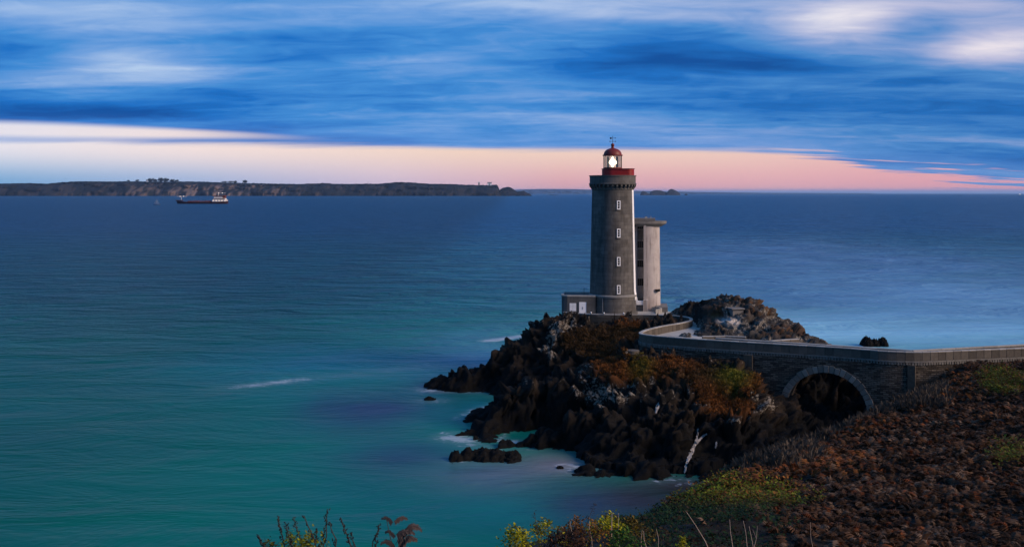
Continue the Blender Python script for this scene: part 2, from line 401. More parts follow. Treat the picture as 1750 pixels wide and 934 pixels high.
# paved area: parapet path, round behind the tower, back along the landward/sea side of the road
kink = Ectl[3]; bdir = (Ectl[7]-kink).normalized(); bn = Vector((bdir.y, -bdir.x, 0))
if bn.y < 0: bn = -bn
BW = 3.7
rdir0 = (Ectl[1]-kink).normalized(); EASE = 3.4
def ease(p):
    d = p-kink; a = d.dot(bdir); r = d.dot(rdir0); L = d.length
    if L > EASE: return p
    t = .5+.5*L/EASE*(1 if a > r else -1); A = kink+rdir0*EASE; B = kink+bdir*EASE
    q = A*((1-t)**2)+kink*(2*t*(1-t))+B*(t*t); return Vector((q.x, q.y, p.z))
E = [ease(p) for p in E]
back_end = Ectl[7]+bn*BW; back_kink = kink+bn*(BW-.2)
rdir = (Ectl[1]-kink).normalized(); rn = Vector((-rdir.y, rdir.x, 0)); back_r = Ectl[0]+rn*BW
E2 = [(p.x, p.y) for p in E]
inset = [(p+inward(i)*.25) for i, p in enumerate(E)]
road_poly = [(p.x, p.y) for p in inset]+[(8.2,158),(9,163),(13,166),(19,166),(24.5,163),(26.5,157),(28,150),(27.5,143),(26.8,137.5),(30,131.5)]+[(back_end.x+2,back_end.y-.6),(back_kink.x,back_kink.y),(back_r.x,back_r.y)]
DECK = 9.3

# ------------------------------------------------------------------ rock headland
hp = []
def add(*l): hp.extend([tuple(P(*a)) for a in l])
def sea0(l, z=-.2): hp.extend([tuple(PZ(px, py, z)) for px, py in l])
# waterline
sea0([(728,662),(760,670),(800,671),(840,672),(872,682),(884,690),(850,697),(800,722),(768,742),(800,746),(850,749),(876,757),(930,768),(985,780),(994,802),(1040,815),(1110,819),(1190,819),(1235,812)], -.1)
# outside, under water
sea0([(700,664),(720,688),(780,690),(830,686),(760,718),(735,745),(800,775),(900,800),(960,825),(1040,850),(1130,855),(1200,850)], -3.2)
hp += [(-22,150,-4),(-18,158,-4),(-8,162,-3.5),(-2,168,-3.5),(6,172,-3),(16,174,-3),(26,174,-3),(34,166,-3),(40,156,-3),(46,146,-3),(50,138,-2.5),(56,132,-2),(62,128,-1),(-24,140,-4),(-16,122,-4)]
# first spit skyline
add((760,645,149),(790,636,149),(815,632,149.5),(850,604,150),(893,575,150.5),(905,562,151),(938,545,152),(960,540,153))
hp += [(3.5,156,6),(5,160,7),(8,164,6),(14,169,5),(22,169,5),(29,162,6),(31,155,7.2),(-3,156,1.5)]
# front of first spit / under the terrace
add((1000,549,151),(1060,552,150),(1110,552,148),(1150,552,146),(1000,585,144),(950,595,144),(900,625,144),(860,650,143),(1060,585,142),(1095,580,138),(960,640,139),(910,670,137.5),(1040,625,134),(1000,655,131),(1085,600,131),(930,684,131))
# second ridge
add((800,727,119.5),(830,712,120),(885,690,121),(960,655,122.5),(1020,632,124),(1060,612,125.5),(1085,603,126))
add((1100,607,124.5),(1150,610,123),(1200,616,121.5),(1250,622,119.5),(1285,636,118))
add((1230,634,118),(1180,632,119),(1280,655,114),(1240,690,112.5),(1200,670,113.5),(1290,705,111),(1150,655,116),(1100,640,120),(1060,650,119.5),(1100,690,113),(1040,690,114.5),(980,705,114),(920,725,115))
add((1240,755,106.5),(1180,765,105.5),(1100,765,106.5),(1020,760,108.5),(1300,765,106),(1320,720,111),(1345,725,112),(1400,752,108),(1340,790,101),(1280,800,101))
# gully below and beyond the arch
hp += [(36,116,2.2),(37.5,119,2.6),(38.5,122,4.0),(33,122,4.6),(37,126,6.6),(41,126.5,7.0),(45,127,6.6),(49,126,6.2),(45,124,4.8),(31,125,7.0),(30,130,8.2),(34,132,6.5),(42,132,5.5),(50,130,4.5),(44,117,3.5),(46,121,3.4)]
add((1010,785,103.6),(1060,786,103.3),(1120,786,103.3),(1190,785,103.3),(1225,790,102.6),(1060,772,104.8),(1150,772,104.8))
sea0([(960,786),(972,806),(985,822),(1040,832),(1110,834),(1190,834),(920,782),(890,770)], -2.2)
add((1010,795,103),(1060,796,102.8),(1120,797,102.6),(1180,796,102.6),(1100,780,105),(1030,780,105.5),(1215,797,102.3),(960,750,112),(925,745,114))
# plateau
hp += [(20,130,8.6),(24,128,8.6),(24,140,8.8),(22,152,8.8),(16,156,8.8),(12,158,8.6),(30,140,8.9),(27,148,8.6),(33,137,8.2),(36,142,4),(34,150,4)]
headF = RBF(hp, 1.5)
FILL = [tuple(PZ(a, b, 0))[:2] for a, b in ((1005,797),(1060,806),(1110,809),(1190,809),(1235,800),(1250,770),(1050,762),(985,768))]
def road_clamp(x, y, z):
    nf = fbm(np.stack([x, y, 0*x], 1)*1.3, 3, 77); z = np.where(inpoly(x, y, FILL), np.maximum(z, .15+nf*1.1), z)
    ins = inpoly(x, y, road_poly); z = np.where(ins, np.minimum(z, 8.9), z)
    d = dseg(x, y, E2); z = np.where(d < 1.0, np.minimum(z, 8.3), z); return z
GRASS = [  # patches of heath on the headland: photo place, spread, kind (0 rust, 1 green, 2 brown)
    (1060,634,48,19,0),(1096,630,18,13,1),(1124,634,28,13,0),(1200,642,38,19,2),(1252,650,27,20,1),(1230,688,38,22,0),(1262,697,28,14,0),(1215,660,26,12,0),(1285,655,22,12,0),(1175,625,20,8,0),
    (985,585,26,14,2),(1010,575,40,14,2),(1060,572,42,12,2),(1085,556,30,5,0),(1150,618,20,6,0),(1025,600,34,14,2)]
GC = {0:(.165,.058,.015), 1:(.155,.155,.016), 2:(.066,.036,.014)}
LICH = [(1015,665,34,22,1.0),(1050,680,30,18,1),(955,565,26,16,1),(940,595,22,14,.9),(1100,655,26,20,.7),(1190,665,18,16,.9),(1215,690,26,14,.9),(1260,715,24,14,.9),(1290,700,18,16,.7),(975,555,16,10,1),(1325,690,16,16,.5),(1020,640,24,14,.6)]
def heath(px, py):
    wsum = np.zeros(px.shape); c = np.zeros(px.shape+(3,))
    for a, b, sx, sy, k in GRASS:
        ww = np.exp(-((px-a)/sx)**2-((py-b)/sy)**2); wsum += ww; c += ww[...,None]*np.array(GC[k])
    return np.clip(wsum*1.7-.35, 0, 1), c/np.maximum(wsum, 1e-6)[...,None]
def rockmesh(name, xs, ys, fn, amp, colfn, mat, clamp=None, zmin=-1.6, seed=11, soft=None):
    gx, gy = np.meshgrid(xs, ys); gz = fn(gx, gy); ny, nx = gx.shape
    dzx = np.gradient(gz, xs, axis=1); dzy = np.gradient(gz, ys, axis=0)
    nrm = np.stack([-dzx, -dzy, np.ones_like(gz)], -1); nrm /= np.linalg.norm(nrm, axis=-1, keepdims=True)
    p = np.stack([gx, gy, gz], -1).reshape(-1, 3); n = nrm.reshape(-1, 3)
    ca, sa = math.cos(.5), math.sin(.5)
    q = p.copy(); q[:,0], q[:,2] = p[:,0]*ca-p[:,2]*sa, (p[:,0]*sa+p[:,2]*ca)*.6
    q += (np.stack([fbm(p*.5, 3, 1), fbm(p*.5, 3, 2), fbm(p*.5, 3, 3)], 1)-.5)*1.3
    qs = q*np.array([1.5, 1.0, .82])
    f1, t1, e1 = facet(qs/3.4, seed, 1.7, True); f2, t2, e2 = facet(qs/1.5, seed+20, 1.9, True); f3, t3, e3 = facet(qs/.68, seed+40, 1.8, True)
    d = f1*1.25+f2*.85+f3*.46+facet(qs/.34, seed+60)*.16+(fbm(p*.22, 4, seed)-.5)*1.6-.55*np.exp(-e1/.06)-.34*np.exp(-e2/.09)-.12*np.exp(-e3/.12)
    global ROCKTONE; ROCKTONE = (t1, t2, t3, np.exp(-e2/.10))
    a = amp(p) if callable(amp) else amp
    if soft is not None: a = a*soft(p)
    nn2 = n.copy(); nn2[:,2] *= .75
    p2 = p+nn2*(d*a)[:,None]
    if clamp: p2[:,2] = clamp(p2[:,0], p2[:,1], p2[:,2])
    idx = np.arange(ny*nx).reshape(ny, nx); f = np.stack([idx[:-1,:-1], idx[:-1,1:], idx[1:,1:], idx[1:,:-1]], -1).reshape(-1, 4)
    keep = (p2[f,2].max(1) > zmin); f = f[keep]; used = np.unique(f); re = -np.ones(len(p2), int); re[used] = np.arange(len(used))
    col = colfn(p2, n, d)
    # split quads to triangles for crisp facets
    f = re[f]; tri = np.concatenate([f[:,[0,1,2]], f[:,[0,2,3]]])
    return npmesh(name, p2[used], tri, mat, None, False, col[used])
def rock_material():
    m = bpy.data.materials.new('shore_rock'); m.use_nodes = True; t = NT(m.node_tree); b = t.n['Principled BSDF']
    g = t.node('ShaderNodeTexCoord').outputs['Object']
    base = t.node('ShaderNodeAttribute', attribute_name='tone').outputs['Color']
    n = t.noise(g, 2.2, 8, .7); k = t.math('ADD', .35, t.math('MULTIPLY', n, 1.3)); c = t.mix(1.0, base, t.vec(k, k, k), 'MULTIPLY')
    lm = t.node('ShaderNodeAttribute', attribute_name='tone').outputs['Alpha']
    ln = t.noise(g, 3.0, 6, .68); lf = t.smooth(t.math('ADD', ln, t.math('MULTIPLY', t.math('SUBTRACT', lm, 1.0), .42)), .45, .54)
    c = t.mix(t.math('MULTIPLY', lf, .9), c, t.mix(t.noise(g, 5, 3), (.075,.062,.05,1), (.30,.26,.215,1)))
    t.put(b.inputs['Base Color'], c); b.inputs['Roughness'].default_value = .9; b.inputs['Specular IOR Level'].default_value = .12
    bp = t.node('ShaderNodeBump'); bp.inputs['Distance'].default_value = .14
    t.put(bp.inputs['Height'], t.noise(g, 4.5, 9, .74)); t.put(b.inputs['Normal'], bp.outputs[0]); return m
M['rock'] = rock_material()
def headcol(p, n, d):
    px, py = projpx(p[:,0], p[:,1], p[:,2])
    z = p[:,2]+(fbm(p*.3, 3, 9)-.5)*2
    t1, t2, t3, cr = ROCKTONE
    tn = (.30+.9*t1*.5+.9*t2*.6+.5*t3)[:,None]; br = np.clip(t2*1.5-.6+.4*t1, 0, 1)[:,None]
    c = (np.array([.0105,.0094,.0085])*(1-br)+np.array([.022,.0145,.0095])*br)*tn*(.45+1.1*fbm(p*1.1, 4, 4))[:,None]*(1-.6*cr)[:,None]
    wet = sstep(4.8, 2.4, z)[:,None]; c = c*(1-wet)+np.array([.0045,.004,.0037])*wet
    lm = np.zeros(len(p))
    for a, b, sx, sy, k in LICH: lm += k*np.exp(-((px-a)/sx)**2-((py-b)/sy)**2)
    sp = sstep(.50, .60, fbm(p*1.7, 4, 31)+.08*(d > 0)); lm = np.clip(lm*1.2*(.7+.6*sp)+(.44+.42*t3)*sstep(2.8,6,z)*sstep(-.2,.5,d), 0, 1)*sstep(2, 4.2, z)
    g, gc = heath(px, py); g = (g*sstep(.35, .5, fbm(p*.8, 4, 51)+.1*g))[:,None]; c = c*(1-g)+gc*.4*g
    return np.concatenate([c, (lm*(1-g[:,0]))[:,None]], 1)
def headsoft(p):
    px, py = projpx(p[:,0], p[:,1], p[:,2]); g, _ = heath(px, py); low = sstep(-.5, 5.0, p[:,2]); return (1-.75*g)*(.34+.58*low)
xs = np.arange(-26, 62, .23); ys = np.arange(95, 176, .23)
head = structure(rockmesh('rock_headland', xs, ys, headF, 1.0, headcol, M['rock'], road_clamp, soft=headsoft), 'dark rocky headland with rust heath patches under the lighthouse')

# ------------------------------------------------------------------ knoll beside the road
kp = []
def addk(*l): kp.extend([tuple(P(*a)) for a in l])
addk((1174,512,153),(1202,510,152),(1225,508,150),(1247,506,146),(1272,508,144),(1286,508,143),(1298,520,142),(1318,531,141),(1334,545,139),(1357,561,136.5),(1385,570,134),(1400,580,131.5))
addk((1160,524,154),(1190,535,150),(1210,524,146),(1235,522,142),(1260,527,140),(1215,545,140.5),(1240,548,138.5),(1270,545,137.5),(1300,545,137),(1200,560,138),(1225,565,136),(1260,567,134.8),(1300,568,133.5),(1335,574,131.5),(1365,577,131.5))
addk((1178,573,134.5),(1184,583,132),(1220,586,131.5),(1265,587,130.5),(1310,588,129.5),(1350,590,128),(1390,592,127.5),(1420,598,127))
kp += [(24.2,148,8.3),(24,156,8),(27,160,6),(33,158,5),(38,152,5),(42,146,4),(44,140,4),(46,135,4),(46,130,4),(24.5,140,8.4)]
kF = RBF(kp, 1.0)
def kcol(p, n, d):
    px, py = projpx(p[:,0], p[:,1], p[:,2])
    t1, t2, t3, cr = ROCKTONE
    c = np.array([.050,.045,.040])*((.35+.8*t2+.4*t3)*(.3+1.2*fbm(p*.9, 4, 14))*(1-.6*cr))[:,None]
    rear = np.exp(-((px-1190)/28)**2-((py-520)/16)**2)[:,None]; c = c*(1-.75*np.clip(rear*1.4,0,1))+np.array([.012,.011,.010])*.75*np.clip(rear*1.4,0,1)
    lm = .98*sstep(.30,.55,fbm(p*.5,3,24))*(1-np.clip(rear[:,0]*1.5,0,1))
    g = np.exp(-((px-1222)/16)**2-((py-540)/18)**2)+np.exp(-((px-1300)/24)**2-((py-525)/14)**2)*.8+np.exp(-((px-1350)/36)**2-((py-565)/9)**2)*.8+np.exp(-((px-1245)/26)**2-((py-515)/9)**2)*.6
    g = (np.clip(g*1.2,0,1)*sstep(.40,.55,fbm(p*.9,4,44)))[:,None]; c = c*(1-g)+np.array([.10,.045,.018])*g
    wv = (np.exp(-((px-1243)/15)**2-((py-547)/4)**2)+np.exp(-((px-1257)/7)**2-((py-552)/4)**2))[:,None]; wv = np.clip(wv*1.3,0,1); c = c*(1-wv)+np.array([.48,.43,.40])*wv
    return np.concatenate([c, (lm*(1-g[:,0]))[:,None]], 1)
def kclamp(x, y, z): return np.where(dseg(x, y, E2) < 1.2, np.minimum(z, 8.2), z)
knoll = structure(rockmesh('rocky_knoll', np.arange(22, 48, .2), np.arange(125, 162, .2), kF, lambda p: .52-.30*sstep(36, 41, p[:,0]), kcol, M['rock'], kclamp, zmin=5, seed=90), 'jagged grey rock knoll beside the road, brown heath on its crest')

# ------------------------------------------------------------------ paved road and terrace
rb = bmesh.new(); f = rb.faces.new([rb.verts.new((x, y, DECK)) for x, y in road_poly]); bmesh.ops.triangulate(rb, faces=[f]); bmesh.ops.recalc_face_normals(rb, faces=rb.faces)
me = bpy.data.meshes.new('road'); rb.to_mesh(me); rb.free(); me.flip_normals() if me.polygons[0].normal.z < 0 else None
structure(link('road', me, M['road']), 'pale concrete road along the bridge to the lighthouse')

# ------------------------------------------------------------------ bridge
bridge = thing('stone_bridge', 'grey stone bridge with one arch and a long curving parapet', 'bridge', (0,0,0))
bm_len = [0]
for a, b in zip(E, E[1:]): bm_len.append(bm_len[-1]+(b-a).length)
def stonebox(i, t0, t1, z0, z1, gap):
    a, b = E[i], E[i+1]; d = b-a; d.z = 0; L = d.length; d.normalize(); na, nb = inward(i), inward(i+1)
    g = d*gap
    return a, b, g, na, nb
def seg_mesh(name, i, out, inn, z0, z1, gap, mat, parent):
    a, b = E[i], E[i+1]; d = b-a; dz = d.z; d.z = 0; d.normalize(); na, nb = inward(i), inward(i+1); g = d*gap
    r = random.uniform(-.012, .012); out = out+r
    v = []
    for p, n, s in ((a, na, 1), (b, nb, -1)):
        for off in (-out, inn):
            for z in (z0, z1):
                q = p+n*off+g*s; v.append((q.x, q.y, p.z+z))
    f = [(0,1,3,2),(4,6,7,5),(0,4,5,1),(2,3,7,6),(1,5,7,3),(0,2,6,4)]
    me = bpy.data.meshes.new(name); bb = bmesh.new(); vs = [bb.verts.new(x) for x in v]
    for q in f: bb.faces.new([vs[k] for k in q])
    bmesh.ops.recalc_face_normals(bb, faces=bb.faces); bmesh.ops.bevel(bb, geom=bb.edges[:], offset=.02, segments=1, affect='EDGES')
    bb.to_mesh(me); bb.free(); return link(name, me, mat, parent)
NE = len(E); iT = next(i for i, p in enumerate(E) if p.y > 147 and i > 60)   # start of the terrace rim
for i in range(NE-1):
    par = 1.0 if i < iT else .5
    seg_mesh('parapet_stone', i, .0, .38, -par, -.13, .014, M['stone'], bridge)
    seg_mesh('coping_stone', i, .04, .42, -.125, 0, .010, M['coping'], bridge)
def strip(name, out, inn, z0, z1, mat, i0=0, i1=None, off=None):
    i1 = i1 or NE-1; v = []; f = []
    for k, i in enumerate(range(i0, i1+1)):
        n = inward(i); p = E[i]
        for o, z in ((-out, z0), (-out, z1), (inn, z1), (inn, z0)): q = p+n*o; v.append((q.x, q.y, p.z+z))
        if k:
            a, b = (k-1)*4, k*4
            for j in range(4): f.append((a+j, b+j, b+(j+1) % 4, a+(j+1) % 4))
    f += [(0,1,2,3), tuple(len(v)-4+j for j in (3,2,1,0))]
    return raw(name, v, f, mat, bridge)
strip('parapet_core', -.03, .35, -1.18, -.17, M['stone'])
icor = iT-8
strip('cornice_band', .10, .2, -1.19, -1.03, M['cornice'], 0, icor)
# dentil course under the band: too fine to pick apart, one joined part
v = []; f = []
for i in range(icor):
    for s in (.12, .45, .78):
        a = E[i].lerp(E[i+1], s); n = inward(i); d = (E[i+1]-E[i]); d.z = 0; d.normalize(); w2 = .11+random.uniform(-.02,.02); b0 = len(v); dn = -1.46+random.uniform(-.04,.03)
        for sx in (-w2, w2):
            for o in (-.075, .1):
                for z in (dn, -1.195): q = a+d*sx+n*o; v.append((q.x, q.y, a.z+z))
        f += [tuple(b0+k for k in q) for q in ((0,1,3,2),(4,6,7,5),(0,4,5,1),(2,3,7,6),(1,5,7,3),(0,2,6,4))]
o = raw('dentil_course', v, f, M['cornice'], bridge); o['kind'] = 'stuff'
# flank walls with the arch opening
arch_c = Vector((35.75, 116.5, 0)); AR = 4.5; SPR = 3.13
s_of = lambda p: (p-kink).dot(bdir)
sc_ = s_of(arch_c)
cols = []   # (point on near face, inward normal, bottom z, u)
sE = [(p.x, p.y) for p in E]
def near_point(s): q = kink+bdir*s; return Vector((q.x, q.y, 10.5))
right_len = (Ectl[0]-kink).length
ss = []
for k in range(int(right_len), 0, -1): q = kink+rdir*k; ss.append((ease(Vector((q.x, q.y, 10.5))), (rn+bn*max(0, 1-k/EASE)).normalized(), -2.0))
s_end = s_of(Ectl[9])
s = 0
lst = [0.0]
while s < s_end: s += .5; lst.append(s)
lst = [a for a in lst if abs(a-sc_) > AR+.05]
for a in sorted(lst+[sc_-AR-.002, sc_+AR+.002]+[sc_+AR*math.cos(PI*k/40) for k in range(41)]):
    dd = abs(a-sc_); bz = -2.0 if dd > AR else SPR+math.sqrt(max(0, AR*AR-dd*dd)); ss.append((ease(near_point(a)), (bn+rn*max(0, 1-a/EASE)).normalized(), bz))
v = []; f = []; uvs = []
acc = 0; prev = None
for k, (p, n, bz) in enumerate(ss):
    if prev is not None: acc += (p-prev).length
    prev = p; bk = p+n*(BW-.1)
    top = 9.1
    for q, z in ((p+n*.03, top), (p+n*.03, bz), (bk, bz), (bk, top)): v.append((q.x, q.y, z)); uvs.append((acc if q is not bk else acc, z))
    uvs[-2] = (acc, bz-(BW)); uvs[-1] = (acc, top)
    if k:
        a, b = (k-1)*4, k*4
        for j in range(3): f.append((a+j, b+j, b+j+1, a+j+1))
o = raw('flank_wall', v, f, M['masonry'], bridge)
uvl = o.data.uv_layers.new(name='UVMap')
for l in o.data.loops: uvl.data[l.index].uv = uvs[l.vertex_index]
# curved approach wall from the straight to the terrace
i0 = next(i for i, p in enumerate(E) if s_of(p) > s_end-.5 and i > 40)
v = []; f = []; uvs = []
for k, i in enumerate(range(i0-1, NE)):
    p = E[i]+inward(i)*.05
    v += [(p.x, p.y, E[i].z-(1.17 if i < icor else .48)), (p.x, p.y, 3.0)]; uvs += [(k*.98, 9), (k*.98, 3)]
    if k: a = (k-1)*2; f.append((a, a+2, a+3, a+1))
o = raw('approach_wall', v, f, M['masonry'], bridge); uvl = o.data.uv_layers.new(name='UVMap')
for l in o.data.loops: uvl.data[l.index].uv = uvs[l.vertex_index]
# voussoirs
NV = 25
for k in range(NV):
    a0, a1 = PI*k/NV+.006, PI*(k+1)/NV-.006; ro = AR+.72+random.uniform(-.05,.09); v = []
    pr = random.uniform(.07, .13)
    for aa in (a0, a1):
        for r in (AR-.03, ro):
            for o_ in (-pr, .55):
                q = near_point(sc_+r*math.cos(aa))+bn*o_; v.append((q.x, q.y, SPR+r*math.sin(aa)))
    bb = bmesh.new(); vs = [bb.verts.new(x) for x in v]
    for q in ((0,1,3,2),(4,6,7,5),(0,4,5,1),(2,3,7,6),(0,2,6,4),(1,5,7,3)): bb.faces.new([vs[j] for j in q])
    bmesh.ops.recalc_face_normals(bb, faces=bb.faces); bmesh.ops.bevel(bb, geom=bb.edges[:], offset=.03, segments=1, affect='EDGES')
    me = bpy.data.meshes.new('voussoir'); bb.to_mesh(me); bb.free(); link('voussoir', me, M['vouss'], bridge)
# pilasters
def pilaster(px, py0, wd):
    a = None
    u = (px-875)/F
    k = (kink.x-u*kink.y)/(u*bdir.y-bdir.x); c = kink+bdir*k; c = ease(c); v = []
    for sx in (-wd/2, wd/2):
        for o_, in ((-.30,), (.3,)):
            for z, fl in ((-1.5, .14), (9.02, 0)):
                q = c+bdir*(sx*(1+fl))+bn*(o_-fl*1.2); v.append((q.x, q.y, z))
    return raw('pilaster', v, [(0,1,3,2),(4,6,7,5),(0,4,5,1),(2,3,7,6),(1,5,7,3)], M['pilaster'], bridge)
pilaster(1279, 606, 1.0); pilaster(1561, 628, .8)
# far parapet: wall stones and coping
def farline(n0, n1, p0, p1):
    d = p1-p0; L = d.length; n = round(L/1.9)
    for k in range(n):
        a = p0+d*(k/n); b = p0+d*((k+1)/n); u = (b-a).normalized(); m = Matrix.Translation(Vector((a.x, a.y, 0))) @ Matrix.Rotation(math.atan2(u.y, u.x), 4, 'Z'); l = (b-a).length
        BM().box(.012, l-.012, -.18, .18, 9.0, 10.17, m, .015).done('parapet_stone', M['stone'], bridge)
        BM().box(.008, l-.008, -.23, .23, 10.175, 10.32, m, .015).done('coping_stone', M['coping'], bridge)
fb0 = back_kink-bn*.3; fb1 = back_end+bdir*3.5-bn*.3; fb0.z = fb1.z = 0
farline(0, 0, fb0, fb1); fr = back_r-rn*.3; fr.z = 0; farline(0, 0, fr, fb0)
# small round stub at the foot of the bend
q = P(1081, 604, 124.6)
BM().lathe([(0,7.8),(.82,7.8),(.78,8.75),(.84,8.77),(.84,8.92),(0,8.95)], 18, cx=q.x, cy=q.y).done('bend_buttress', M['stone'], bridge)
# low road-side walls at the knoll's foot
def lowwall(label, pts, h, th=.35):
    t = thing('low_wall', label, 'wall', (0,0,0))
    for a, b in zip(pts, pts[1:]):
        d = b-a; d.z = 0; m = Matrix.Translation((a.x, a.y, DECK-.3)) @ Matrix.Rotation(math.atan2(d.y, d.x), 4, 'Z')
        n = max(1, round(d.length/1.6)); l = d.length/n
        for k in range(n):
            BM().box(k*l+.012, (k+1)*l-.012, -th/2, th/2, 0, h+.3, m, .015).done('wall_stone', M['stone'], t)
            BM().box(k*l+.01, (k+1)*l-.01, -th/2-.04, th/2+.04, h+.305, h+.42, m, .012).done('coping_stone', M['coping'], t)
lowwall('low stone wall at the knoll foot with pale coping', [PZ(1200,574,9.9), PZ(1240,573.5,9.9), PZ(1275,575,9.9)], .5)
lowwall('short sloping kerb wall behind the bridge parapet', [PZ(1318,582,9.9), PZ(1365,579,9.9)], .55)

# ------------------------------------------------------------------ lighthouse
LHrz = -math.atan2(LH.x, LH.y)
lh = thing('lighthouse', 'tall grey granite lighthouse with red lantern dome and lit lamp', 'lighthouse', LH, LHrz)
k_ = 159/F
def zl(py): return H-(py-HZ)*k_-LH.z       # local height
R0, R1 = 3.55, 3.19
BM().lathe([(R0,zl(503)),(R1,zl(325))], 72).done('tower_shaft', M['shaft'], lh, True)
BM().lathe([(3.86,-.4),(3.86,.35),(3.70,.48),(3.62,.5),(3.60,zl(505))], 72).done('plinth', M['shaft'], lh, True)
BM().lathe([(3.50,zl(505)),(3.72,zl(505)),(3.74,zl(502.5)),(3.52,zl(500.5))], 72).done('string_course', M['granite_pale'], lh, True)
BM().lathe([(R1,zl(325)),(3.28,zl(324)),(3.28,zl(322)),(3.2,zl(321)),(3.22,zl(316))], 72).done('neck_moulding', M['granite'], lh, True)
NC = 32
cz0, cz1 = zl(323.2), zl(315.6)
cb = None
for i in range(NC):
    if cb is None:
        prof = [(3.15,cz0),(3.30,cz0),(3.42,cz0+.22),(3.60,cz0+.42),(3.62,cz1),(3.15,cz1)]; b = bmesh.new(); L = []
        for s in (-.13,.13): L.append([b.verts.new((s, -r, z)) for r, z in prof])
        n = len(prof)
        for j in range(n): b.faces.new((L[0][j], L[0][(j+1) % n], L[1][(j+1) % n], L[1][j]))
        b.faces.new(L[0]); b.faces.new(L[1][::-1]); bmesh.ops.recalc_face_normals(b, faces=b.faces)
        cb = bpy.data.meshes.new('corbel'); b.to_mesh(cb); b.free(); cb.materials.append(M['granite'])
    o = bpy.data.objects.new('corbel', cb); COL.objects.link(o); o.parent = lh; o.rotation_euler = (0,0,2*PI*i/NC)
BM().lathe([(3.1,zl(315.5)),(3.66,zl(315.5)),(3.70,zl(314)),(3.60,zl(313.2)),(3.56,zl(313)),(3.56,zl(301.6)),(3.66,zl(301.4)),(3.66,zl(299.8)),(3.30,zl(299.8)),(3.30,zl(304)),(0,zl(304))], 72).done('gallery', M['granite'], lh, True)
for py in (350.1, 398.2, 446.5, 494.3):
    zc = zl(py)*1.0; zc = H-(py-HZ)*(155.7/F)-LH.z
    Rr = R0+(R1-R0)*(zc-zl(503))/(zl(325)-zl(503)); off = .90; th = math.asin(off/Rr)
    fr = BM()
    m = Matrix.Rotation(th, 4, 'Z') @ Matrix.Translation((0,-Rr,zc))
    fr.box(-.27,-.15,-.10,.25,-.66,.66,m); fr.box(.15,.27,-.10,.25,-.66,.66,m); fr.box(-.149,.149,-.10,.25,.54,.66,m); fr.box(-.149,.149,-.10,.25,-.66,-.54,m)
    fr.box(-.149,.149,-.06,.2,.15,.2,m); fr.box(-.149,.149,-.06,.2,-.2,-.15,m)
    wf = fr.done('window', M['white'], lh)
    for a, b in ((-.539,-.201),(-.149,.149),(.201,.539)): BM().box(-.148,.148,-.02,.18,a,b,m).done('pane', M['dark'], wf)
    BM().box(-.34,.34,-.16,.2,-.78,-.665,m).done('sill', M['granite_pale'], wf)
# white daymark band up the seaward (right) side
v = []; f = []
nb = 24
for k in range(nb+1):
    t = k/nb; z = zl(511)+(zl(322)-zl(511))*t; Rr = (R0+(R1-R0)*(z-zl(503))/(zl(325)-zl(503)) if z > zl(503) else 3.66)+.035
    for j in range(9):
        a = math.radians(-23+j*8.5); v.append((Rr*math.cos(a), Rr*math.sin(a), z))
for k in range(nb):
    for j in range(8): a = k*9+j; f.append((a, a+1, a+10, a+9))
o = raw('white_stripe', v, f, M['white'], lh, True)
md = o.modifiers.new('thick', 'SOLIDIFY'); md.thickness = .05; md.offset = -1
BM().box(3.55,3.86,-.55,-.25,zl(515.5),zl(511)).box(3.62,3.8,-.5,-.3,zl(511)+.003,zl(507)).done('stripe_foot', M['white'], lh)
a = math.radians(-90-24.5)
BM().tube([(3.66*math.cos(a),3.66*math.sin(a),.5),(3.66*math.cos(a),3.66*math.sin(a),zl(505))], .045).done('conductor', M['steel'], lh)
# red screen below the lantern, longer on its right
zr0, zr1 = zl(300.5), zl(289.2); poly = []
for i in range(17): an = PI/2+PI*i/16; poly.append((1.66*math.cos(an), 1.66*math.sin(an)))
for i in range(17): an = -PI/2+PI*i/16; poly.append((2.35+.98*math.cos(an), 1.66*math.sin(an)))
BM().prism(poly, zr0, zr1).done('gallery_screen', M['red'], lh, True)
grow = lambda p, k: [(x+(k if x > 0 else -k)*abs(x)/(abs(x)+.4), y*(1+k/1.66)) for x, y in p]
BM().prism(grow(poly, .10), zr1+.003, zr1+.10).done('screen_rim', M['darkred'], lh, True)
# lantern
zb, zt = zr1+.105, zl(266.2)
lan = BM().lathe([(1.46,zb),(1.46,zb+.16),(1.3,zb+.17),(0,zb+.17)], 32).done('lantern', M['darkred'], lh, True)
NB = 12
for i in range(NB):
    a = 2*PI*i/NB+.13
    BM().tube([(1.40*math.cos(a),1.40*math.sin(a),zb+.16),(1.40*math.cos(a),1.40*math.sin(a),zt)], .045, 5).done('glazing_bar', M['iron'], lan)
    a2 = a+2*PI/NB; c = [(1.385*math.cos(x),1.385*math.sin(x)) for x in (a+.03,a2-.03)]
    raw('pane', [(*c[0],zb+.18),(*c[1],zb+.18),(*c[1],zt),(*c[0],zt)], [(0,1,2,3)], M['glass'], lan)
dome = [(1.52,zt-.02),(1.56,zt+.02),(1.56,zt+.14),(1.42,zt+.16)]
for i in range(1, 9): an = i/9*PI/2*.93; dome.append((1.40*math.cos(an)**.9, zt+.16+1.02*math.sin(an)))
zd = dome[-1][1]; dome += [(.25,zd+.06),(.22,zd+.28),(.20,zd+.30)]
BM().lathe([(0,zt-.02)]+dome+[(0,zd+.31)], 32).done('dome', M['darkred'], lan, True)
BM().ball((0,0,zd+.52), .28, seg=14).done('dome_ball', M['darkred'], lan, True)
zv = zd+.78
vane = BM().tube([(0,0,zv-.03),(0,0,zl(232.5))], .035, 5)
